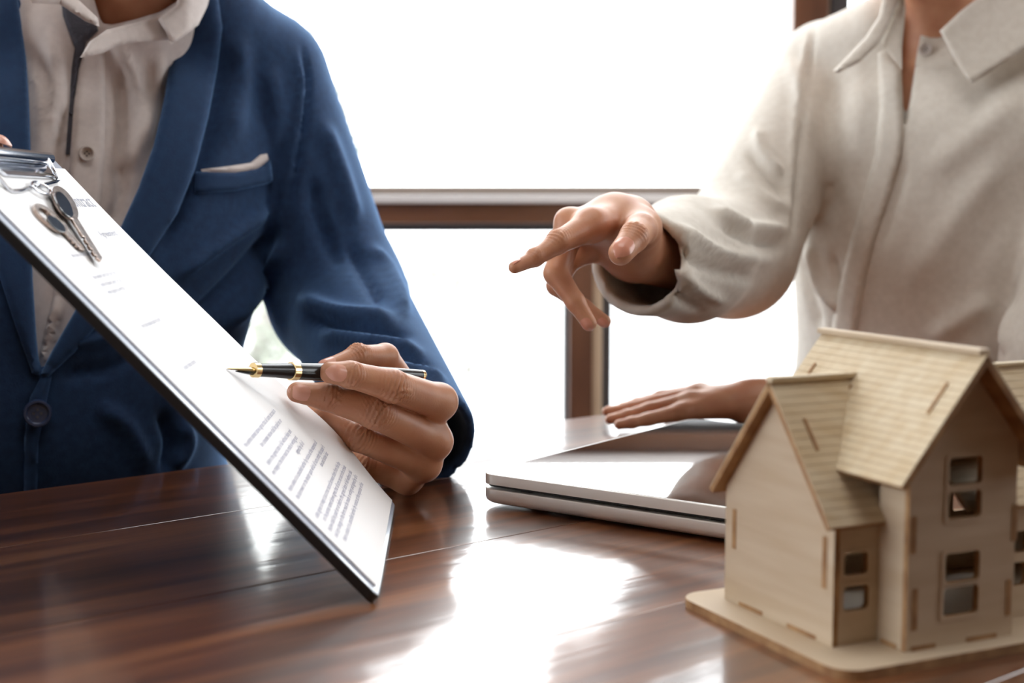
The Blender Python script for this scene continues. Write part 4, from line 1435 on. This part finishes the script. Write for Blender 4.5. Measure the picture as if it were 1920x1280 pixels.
Fb.cut(beyond(np.array(wrj) + wax * .014, wax, .085))
Fb.cut(cone(np.array(wrj) + wax * .05, np.array(wrj) - wax * .07, .034, .037)[0])
rax = (np.array(rw_) - np.array(re_)); rax /= np.linalg.norm(rax)
Fb.cut(beyond(np.array(rw_), rax, .08)); Fb.cut(cone(np.array(rw_) + rax * .05, np.array(rw_) - rax * .06, .036, .04)[0])
OPEN = [(28, -90), (48, 80), (55, 200), (58, 300), (61, 517), (69, 640), (76, 705), (95, 664), (136, 592), (182, 515), (230, 420), (262, 350), (290, 270), (310, 180), (322, 82), (332, 0), (345, -120)]
V0, Q0 = surface(Fb, 1)
bl0 = bvh_of(V0, Q0)
px_cut(Fb, OPEN, lambda X, Y, Z: (Y - 1.17 - .15 * np.clip(Z - 1.03, 0, 1)) + 0 * X, 1.12 / FPX)
Fb.cut(lambda X, Y, Z: np.sqrt((X + .352) ** 2 + (Y - 1.215) ** 2) - .068 + 0 * Z, lo=[-.5, 1.1, 1.02], hi=[-.2, 1.35, 1.2])
V, Q = surface(Fb, 2)
V = sculpt(V, Q, [
    ([(566, 85), (577, 165), (562, 280), (538, 400)], 5, -.004), ([(556, 100), (565, 170), (550, 280), (528, 390)], 7, .003),
    ([(600, 225), (640, 330), (668, 425)], 16, .005), ([(585, 330), (600, 420), (640, 500)], 14, -.005),
    ([(560, 555), (640, 590), (745, 602)], 14, .007), ([(580, 592), (665, 617), (770, 630)], 8, -.006), ([(600, 625), (690, 642), (795, 664)], 11, .006),
    ([(640, 665), (720, 668), (815, 690)], 8, -.005), ([(700, 690), (780, 690), (838, 722)], 9, .004), ([(690, 460), (735, 520), (762, 600)], 12, .005), ([(650, 450), (700, 540), (720, 575)], 11, -.005),
    ([(505, 392), (420, 452), (325, 525)], 10, .007), ([(520, 430), (445, 515), (352, 605)], 14, -.006), ([(540, 450), (480, 545), (420, 620)], 14, .006),
    ([(410, 120), (385, 290), (300, 470)], 15, -.006), ([(440, 60), (450, 160), (430, 270)], 22, .005), ([(500, 120), (520, 220), (500, 290)], 18, .004),
    ([(120, 650), (220, 620), (300, 560)], 10, .005), ([(100, 700), (200, 690), (290, 640)], 12, -.004), ([(300, 770), (320, 830), (310, 890)], 12, -.006), ([(340, 790), (350, 830), (325, 880)], 12, .006),
    ([(62, 735), (49, 800), (46, 930)], 4, -.004), ([(180, 760), (240, 800), (280, 880)], 14, .004)])
bl_b = bvh_of(V, Q)
blazer = mesh_obj('blazer', V, Q, M_BLUE, man, smooth=True)
overlay('lapel', [(322, 84), (310, 180), (290, 270), (262, 350), (230, 420), (182, 515), (136, 592), (95, 664), (77, 700), (84, 712), (140, 660), (215, 570), (280, 480), (332, 400), (364, 320), (390, 220), (407, 130), (417, 50), (405, -30), (340, -30), (330, 30)], M_BLUED, blazer, bl0, lift=.007, thick=.010, step=9, soft=12)
overlay('lapel', [(30, -30), (50, 120), (57, 290), (60, 517), (68, 640), (75, 704), (60, 700), (25, 600), (-20, 460), (-60, 300), (-80, 120), (-60, -30)], M_BLUED, blazer, bl0, lift=.007, thick=.010, step=9, soft=10)
overlay('front_edge', [(78, 705), (100, 690), (86, 760), (72, 830), (68, 960), (44, 960), (46, 820), (56, 745)], M_BLUED, blazer, bl_b, lift=.004, thick=.006, step=9, soft=8)
overlay('pocket_welt', [(362, 322), (440, 323), (478, 317), (507, 301), (512, 342), (440, 358), (365, 363)], M_BLUED, blazer, bl_b, lift=.0042, thick=.006, step=6, soft=6)
overlay('pocket_square', [(377, 318), (430, 311), (470, 305), (488, 290), (500, 288), (503, 300), (482, 317), (440, 325), (380, 325)], M_SHIRT, blazer, bl_b, lift=.0038, thick=.005, step=5, soft=5)
button_on('blazer_button', bl_b, 70, 774, .0105, M_BTN, blazer, .004)
legs((-.40, 1.27, .49), MF, M_TROU, man)
chair((-.41, 1.30), MF, 'brown wooden chair under the person in the blue blazer')

# ------------------------------------------------------------------ the woman
WPH = math.radians(-33)
WF = (math.sin(WPH), -math.cos(WPH))
WL = [(.46, .44, 1.55, .16, .115), (.62, .44, 1.53, .145, .105), (.80, .44, 1.475, .136, .10), (.92, .438, 1.46, .147, .103), (1.03, .438, 1.445, .158, .098), (1.085, .442, 1.455, .112, .072), (1.115, .445, 1.46, .078, .052)]
w_idx = [J(1108, 422, 1.018, 30), J(1046, 455, .988, 21), J(1003, 484, .974, 15.5), J(965, 501, .962, 12)]
w_mid = [J(1066, 416, 1.036, 23), J(1042, 512, 1.018, 22.5), J(1079, 566, 1.010, 18), J(1105, 606, 1.006, 14.5)]
w_rng = [J(1072, 430, 1.060, 22), J(1044, 535, 1.046, 19), J(1096, 577, 1.040, 15), J(1134, 602, 1.036, 12)]
w_pky = [J(1092, 470, 1.085, 21), J(1062, 500, 1.078, 17), J(1055, 528, 1.082, 14), J(1072, 545, 1.086, 11)]
w_thb = [J(1203, 428, 1.045, 34), J(1201, 430, 1.010, 30), J(1188, 446, .985, 26.5), J(1164, 474, .9705, 23.5)]
w_w = J(1192, 470, 1.10, 44)
w_met = [(w_idx[0], J(1188, 408, 1.07, 38)), (w_mid[0], J(1182, 410, 1.095, 38)), (w_rng[0], J(1188, 440, 1.11, 36)), (w_pky[0], J(1180, 470, 1.115, 30)), (w_thb[0], w_w), (J(1150, 400, 1.06, 32), w_w)]
l_dy = .038
l_p = [J(1278, 772, 1.225 + l_dy, 17), J(1215, 786, 1.212 + l_dy, 13), J(1185, 792, 1.206 + l_dy, 11.5), J(1160, 796, 1.202 + l_dy, 10)]
l_r = [J(1292, 752, 1.245 + l_dy, 18), J(1215, 768, 1.233 + l_dy, 14), J(1176, 779, 1.226 + l_dy, 12), J(1144, 786, 1.222 + l_dy, 10.5)]
l_m = [J(1302, 740, 1.265 + l_dy, 18), J(1225, 754, 1.256 + l_dy, 14), J(1180, 765, 1.25 + l_dy, 12), J(1138, 771, 1.246 + l_dy, 10)]
l_i = [J(1312, 736, 1.285 + l_dy, 18), J(1240, 745, 1.28 + l_dy, 14), J(1195, 757, 1.275 + l_dy, 12), J(1166, 763, 1.27 + l_dy, 10)]
l_t = [J(1370, 745, 1.28 + l_dy, 18), J(1320, 745, 1.31 + l_dy, 15), J(1285, 752, 1.32 + l_dy, 13), J(1255, 756, 1.32 + l_dy, 11)]
l_w = J(1415, 755, 1.255 + l_dy, 27)
Fw = Field(axis_pts(-.01, .80, .011, [(-.005, .116, .0011), (.116, .21, .0022)]), axis_pts(.93, 1.75, .011, [(.945, 1.05, .0011), (1.05, 1.12, .002), (1.20, 1.38, .003)]), axis_pts(.40, 1.44, .011, [(.748, .80, .002), (.855, .972, .0011)]))
hand(Fw, [w_idx, w_mid, w_rng, w_pky, w_thb], w_met, kweb=.008, kpalm=.016)
Fw.add(cone(w_w[0], P(1290, 486, 1.225), .0235, .029), .008)
hand(Fw, [l_p, l_r, l_m, l_i, l_t], [(q[0], l_w) for q in (l_p, l_r, l_m, l_i, l_t)])
wel, wsh = np.array(P(1375, 478, 1.375)), np.array(P(1552, 140, 1.52))
Fw.add(cone(P(1290, 486, 1.225), wel, .029, .031), .01); Fw.add(cone(wel, wsh, .031, .040), .01)
lel, lsh = np.array(P(2020, 765, 1.29)), np.array(P(2100, 150, 1.36))
Fw.add(cone(l_w[0], lel, .022, .032), .01); Fw.add(cone(lel, lsh, .036, .042), .01)
Fw.add(torso(WL, WPH, 2.2, -.008), .03)
Fw.add(cone(P(1752, 80, 1.455), P(1775, -110, 1.43), .047, .046), .03)
wh = np.array(P(1755, -250, 1.40))
head(Fw, wh, WF)
V, Q = surface(Fw, 2)
dt = [(w_idx[q][0], w_idx[q][1], w_idx[q + 1][0] - w_idx[q - 1][0], (-.3, -.3, 1), n_, h_) for q, n_, h_ in ((1, 6, .008), (2, 5, .005))]
dt += [(w_thb[2][0], w_thb[2][1], w_thb[3][0] - w_thb[1][0], (.2, -.5, 1), 6, .007)]
V = finger_detail(V, Q, dt, amp=.0011)
woman = mesh_obj('person', V, Q, M_SKIN2, smooth=True)
tag(woman, 'person in a loose cream shirt pointing across the table with the right hand', 'person')
eyes(wh, WF, woman)
nail(w_thb[3][0], w_thb[2][0], (-.1, -1, .25), w_thb[3][1], .0165, .0150, M_NAIL2, woman)
nail(w_mid[3][0], w_mid[2][0], (-.45, -.8, -.1), w_mid[3][1], .0100, .0092, M_NAIL2, woman)
nail(w_rng[3][0], w_rng[2][0], (-.35, -.85, -.3), w_rng[3][1], .0090, .0080, M_NAIL2, woman)
nail(w_idx[3][0] + np.array([.0018, 0, .0006]), w_idx[2][0], (-.35, .1, 1), w_idx[3][1], .0078, .0075, M_NAIL2, woman)
Fh = Field(np.arange(wh[0] - .14, wh[0] + .14, .008), np.arange(wh[1] - .15, wh[1] + .15, .008), np.arange(wh[2] - .12, wh[2] + .16, .008))
fw_ = np.array([WF[0], WF[1], 0])
Fh.add(ellip(wh + np.array([0, 0, .03]) - fw_ * .022, (.086, .10, .094), np.array([[-fw_[1], fw_[0], 0], fw_, [0, 0, 1]])))
Fh.add(ellip(wh + np.array([0, 0, .03]) - fw_ * .12, (.035, .035, .035)), .01)
Fh.cut(lambda X, Y, Z: np.maximum(-((X - wh[0]) * fw_[0] + (Y - wh[1]) * fw_[1] - .045), (Z - wh[2] - .055)) + 0 * X)
Fh.cut(lambda X, Y, Z: Z - wh[2] + .03 + 0 * X + 0 * Y)
V, Q = surface(Fh, 1)
mesh_obj('hair', V, Q, M_HAIR, woman, smooth=True)

# shirt
Fs = Field(np.arange(.04, .80, .0046), np.arange(1.05, 1.68, .0046), np.arange(.50, 1.16, .0046))
Fs.add(torso(WL, WPH, 2.2, .006))
Fs.add(cone(P(1660, 70, 1.46), P(1556, 130, 1.52), .043, .051), .03)
Fs.add(cone(P(1900, 70, 1.43), P(2100, 150, 1.36), .040, .050), .03)
wsj, wej, wwj = P(1548, 134, 1.54), P(1374, 478, 1.375), P(1208, 494, 1.105)
Fs.add(union([cone(wsj, wej, .054, .058), cone(wej, P(1290, 486, 1.225), .058, .051), cone(P(1290, 486, 1.225), wwj, .051, .041)], .02), .008)
lej = P(2002, 670, 1.295); lwj = P(1985, 745, 1.285)
Fs.add(union([cone(P(2100, 150, 1.36), lej, .052, .056), cone(lej, lwj, .056, .052)], .02), .01)
wax = (np.array(wwj) - np.array(wej)); wax /= np.linalg.norm(wax)
Fs.cut(beyond(np.array(wwj) + wax * .012, wax, .075))
Fs.cut(cone(np.array(wwj) + wax * .05, np.array(wwj) - wax * .07, .0300, .036)[0])
lax = (np.array(lwj) - np.array(lej)); lax /= np.linalg.norm(lax)
Fs.cut(beyond(np.array(lwj) + lax * .02, lax, .08)); Fs.cut(cone(np.array(lwj) + lax * .06, np.array(lwj) - lax * .05, .038, .043)[0])
WOPEN = [(1690, -60), (1686, 60), (1690, 130), (1692, 200), (1694, 252), (1700, 225), (1712, 150), (1720, 100), (1726, 64), (1770, 45), (1870, -60)]
V0, Q0 = surface(Fs, 1)
ws0 = bvh_of(V0, Q0)
px_cut(Fs, WOPEN, lambda X, Y, Z: (Y - 1.42 - .4 * np.clip(Z - 1.07, 0, 1)) + 0 * X, 1.38 / FPX)
Fs.cut(lambda X, Y, Z: np.sqrt((X - .432) ** 2 + (Y - 1.45) ** 2) - .056 + 0 * Z, lo=[.3, 1.3, 1.07], hi=[.6, 1.6, 1.2])
V, Q = surface(Fs, 2)
V = sculpt(V, Q, [
    ([(1527, 45), (1506, 200), (1494, 330), (1484, 450)], 5, -.004), ([(1518, 50), (1494, 200), (1482, 330), (1474, 440)], 7, .003),
    ([(1265, 420), (1340, 470), (1450, 492)], 9, .005), ([(1255, 450), (1320, 500), (1420, 525)], 8, -.005), ([(1250, 480), (1300, 535), (1360, 565)], 9, .005),
    ([(1240, 520), (1275, 560), (1320, 585)], 7, -.004), ([(1330, 390), (1400, 425), (1475, 430)], 10, .006), ([(1350, 420), (1410, 450), (1470, 462)], 8, -.005),
    ([(1420, 240), (1430, 290), (1470, 330)], 9, .005), ([(1400, 280), (1440, 330), (1480, 370)], 8, -.004), ([(1480, 110), (1500, 180), (1515, 260)], 12, .004), ([(1380, 320), (1430, 370), (1480, 395)], 10, .004),
    ([(1222, 420), (1205, 500), (1175, 570)], 5, .002), ([(1250, 410), (1238, 500), (1215, 585)], 5, -.0014),
    ([(1518, 450), (1535, 530), (1580, 590)], 9, .006), ([(1505, 480), (1520, 560), (1540, 620)], 9, -.005), ([(1560, 470), (1575, 540), (1590, 590)], 9, -.004),
    ([(1890, 290), (1800, 400), (1700, 540)], 26, .003), ([(1910, 380), (1830, 480), (1760, 580)], 24, -.0012), ([(1915, 180), (1820, 260), (1730, 330)], 26, .0025), ([(1860, 560), (1800, 600), (1740, 640)], 20, .004),
    ([(1600, 90), (1610, 200), (1600, 330)], 26, .003), ([(1560, 150), (1550, 300), (1555, 420)], 20, -.003), ([(1895, 560), (1885, 620), (1882, 660)], 6, .004), ([(1700, 300), (1680, 380), (1660, 460)], 8, -.003)])
ws_b = bvh_of(V, Q)
wshirt = mesh_obj('shirt', V, Q, M_CREAM, woman, smooth=True)
overlay('placket', [(1690, 132), (1694, 250), (1690, 292), (1667, 370), (1643, 440), (1622, 520), (1603, 640), (1556, 640), (1578, 520), (1598, 440), (1620, 370), (1641, 290), (1650, 200), (1646, 100), (1662, 92)], M_CREAM, wshirt, ws0, lift=.0052, thick=.006, step=8, soft=6)
dwl = plane_depth((1692, -20, 1.395), (1650, 78, 1.365), (1561, 133, 1.355))
overlay('neckband', [(1694, -40), (1698, 20), (1691, 90), (1691, 132), (1672, 108), (1652, 80), (1668, 30), (1680, -40)], M_CREAM, wshirt, depth=lambda x, y: dwl(x, y) + .003, lift=.003, thick=.004, step=6, soft=5)
overlay('collar', [(1700, -40), (1682, 12), (1655, 74), (1612, 116), (1572, 137), (1561, 133), (1588, 106), (1622, 70), (1648, 30), (1662, -40)], M_CREAM, wshirt, depth=lambda x, y: dwl(x, y) - .006, lift=.005, thick=.004, step=6, soft=7)
dwr = plane_depth((1762, 58, 1.360), (1820, 158, 1.332), (1960, -30, 1.365))
overlay('neckband', [(1716, 122), (1720, 95), (1726, 67), (1742, 57), (1768, 60), (1795, 104), (1792, 126), (1750, 130)], M_CREAM, wshirt, ws0, lift=.0012, thick=.005, step=6, soft=6)
overlay('collar', [(1762, 58), (1802, 20), (1860, -25), (1880, -60), (1940, -60), (1940, 82), (1900, 107), (1821, 158), (1793, 118)], M_CREAM, wshirt, depth=dwr, lift=.005, thick=.005, step=7, soft=7)
button_on('shirt_button', ws0, 1736, 96, .0066, M_BTNW, wshirt, .003)
legs((.45, 1.56, .49), WF, M_TROU, woman)
chair((.47, 1.60), WF, 'brown wooden chair under the person in the cream shirt')
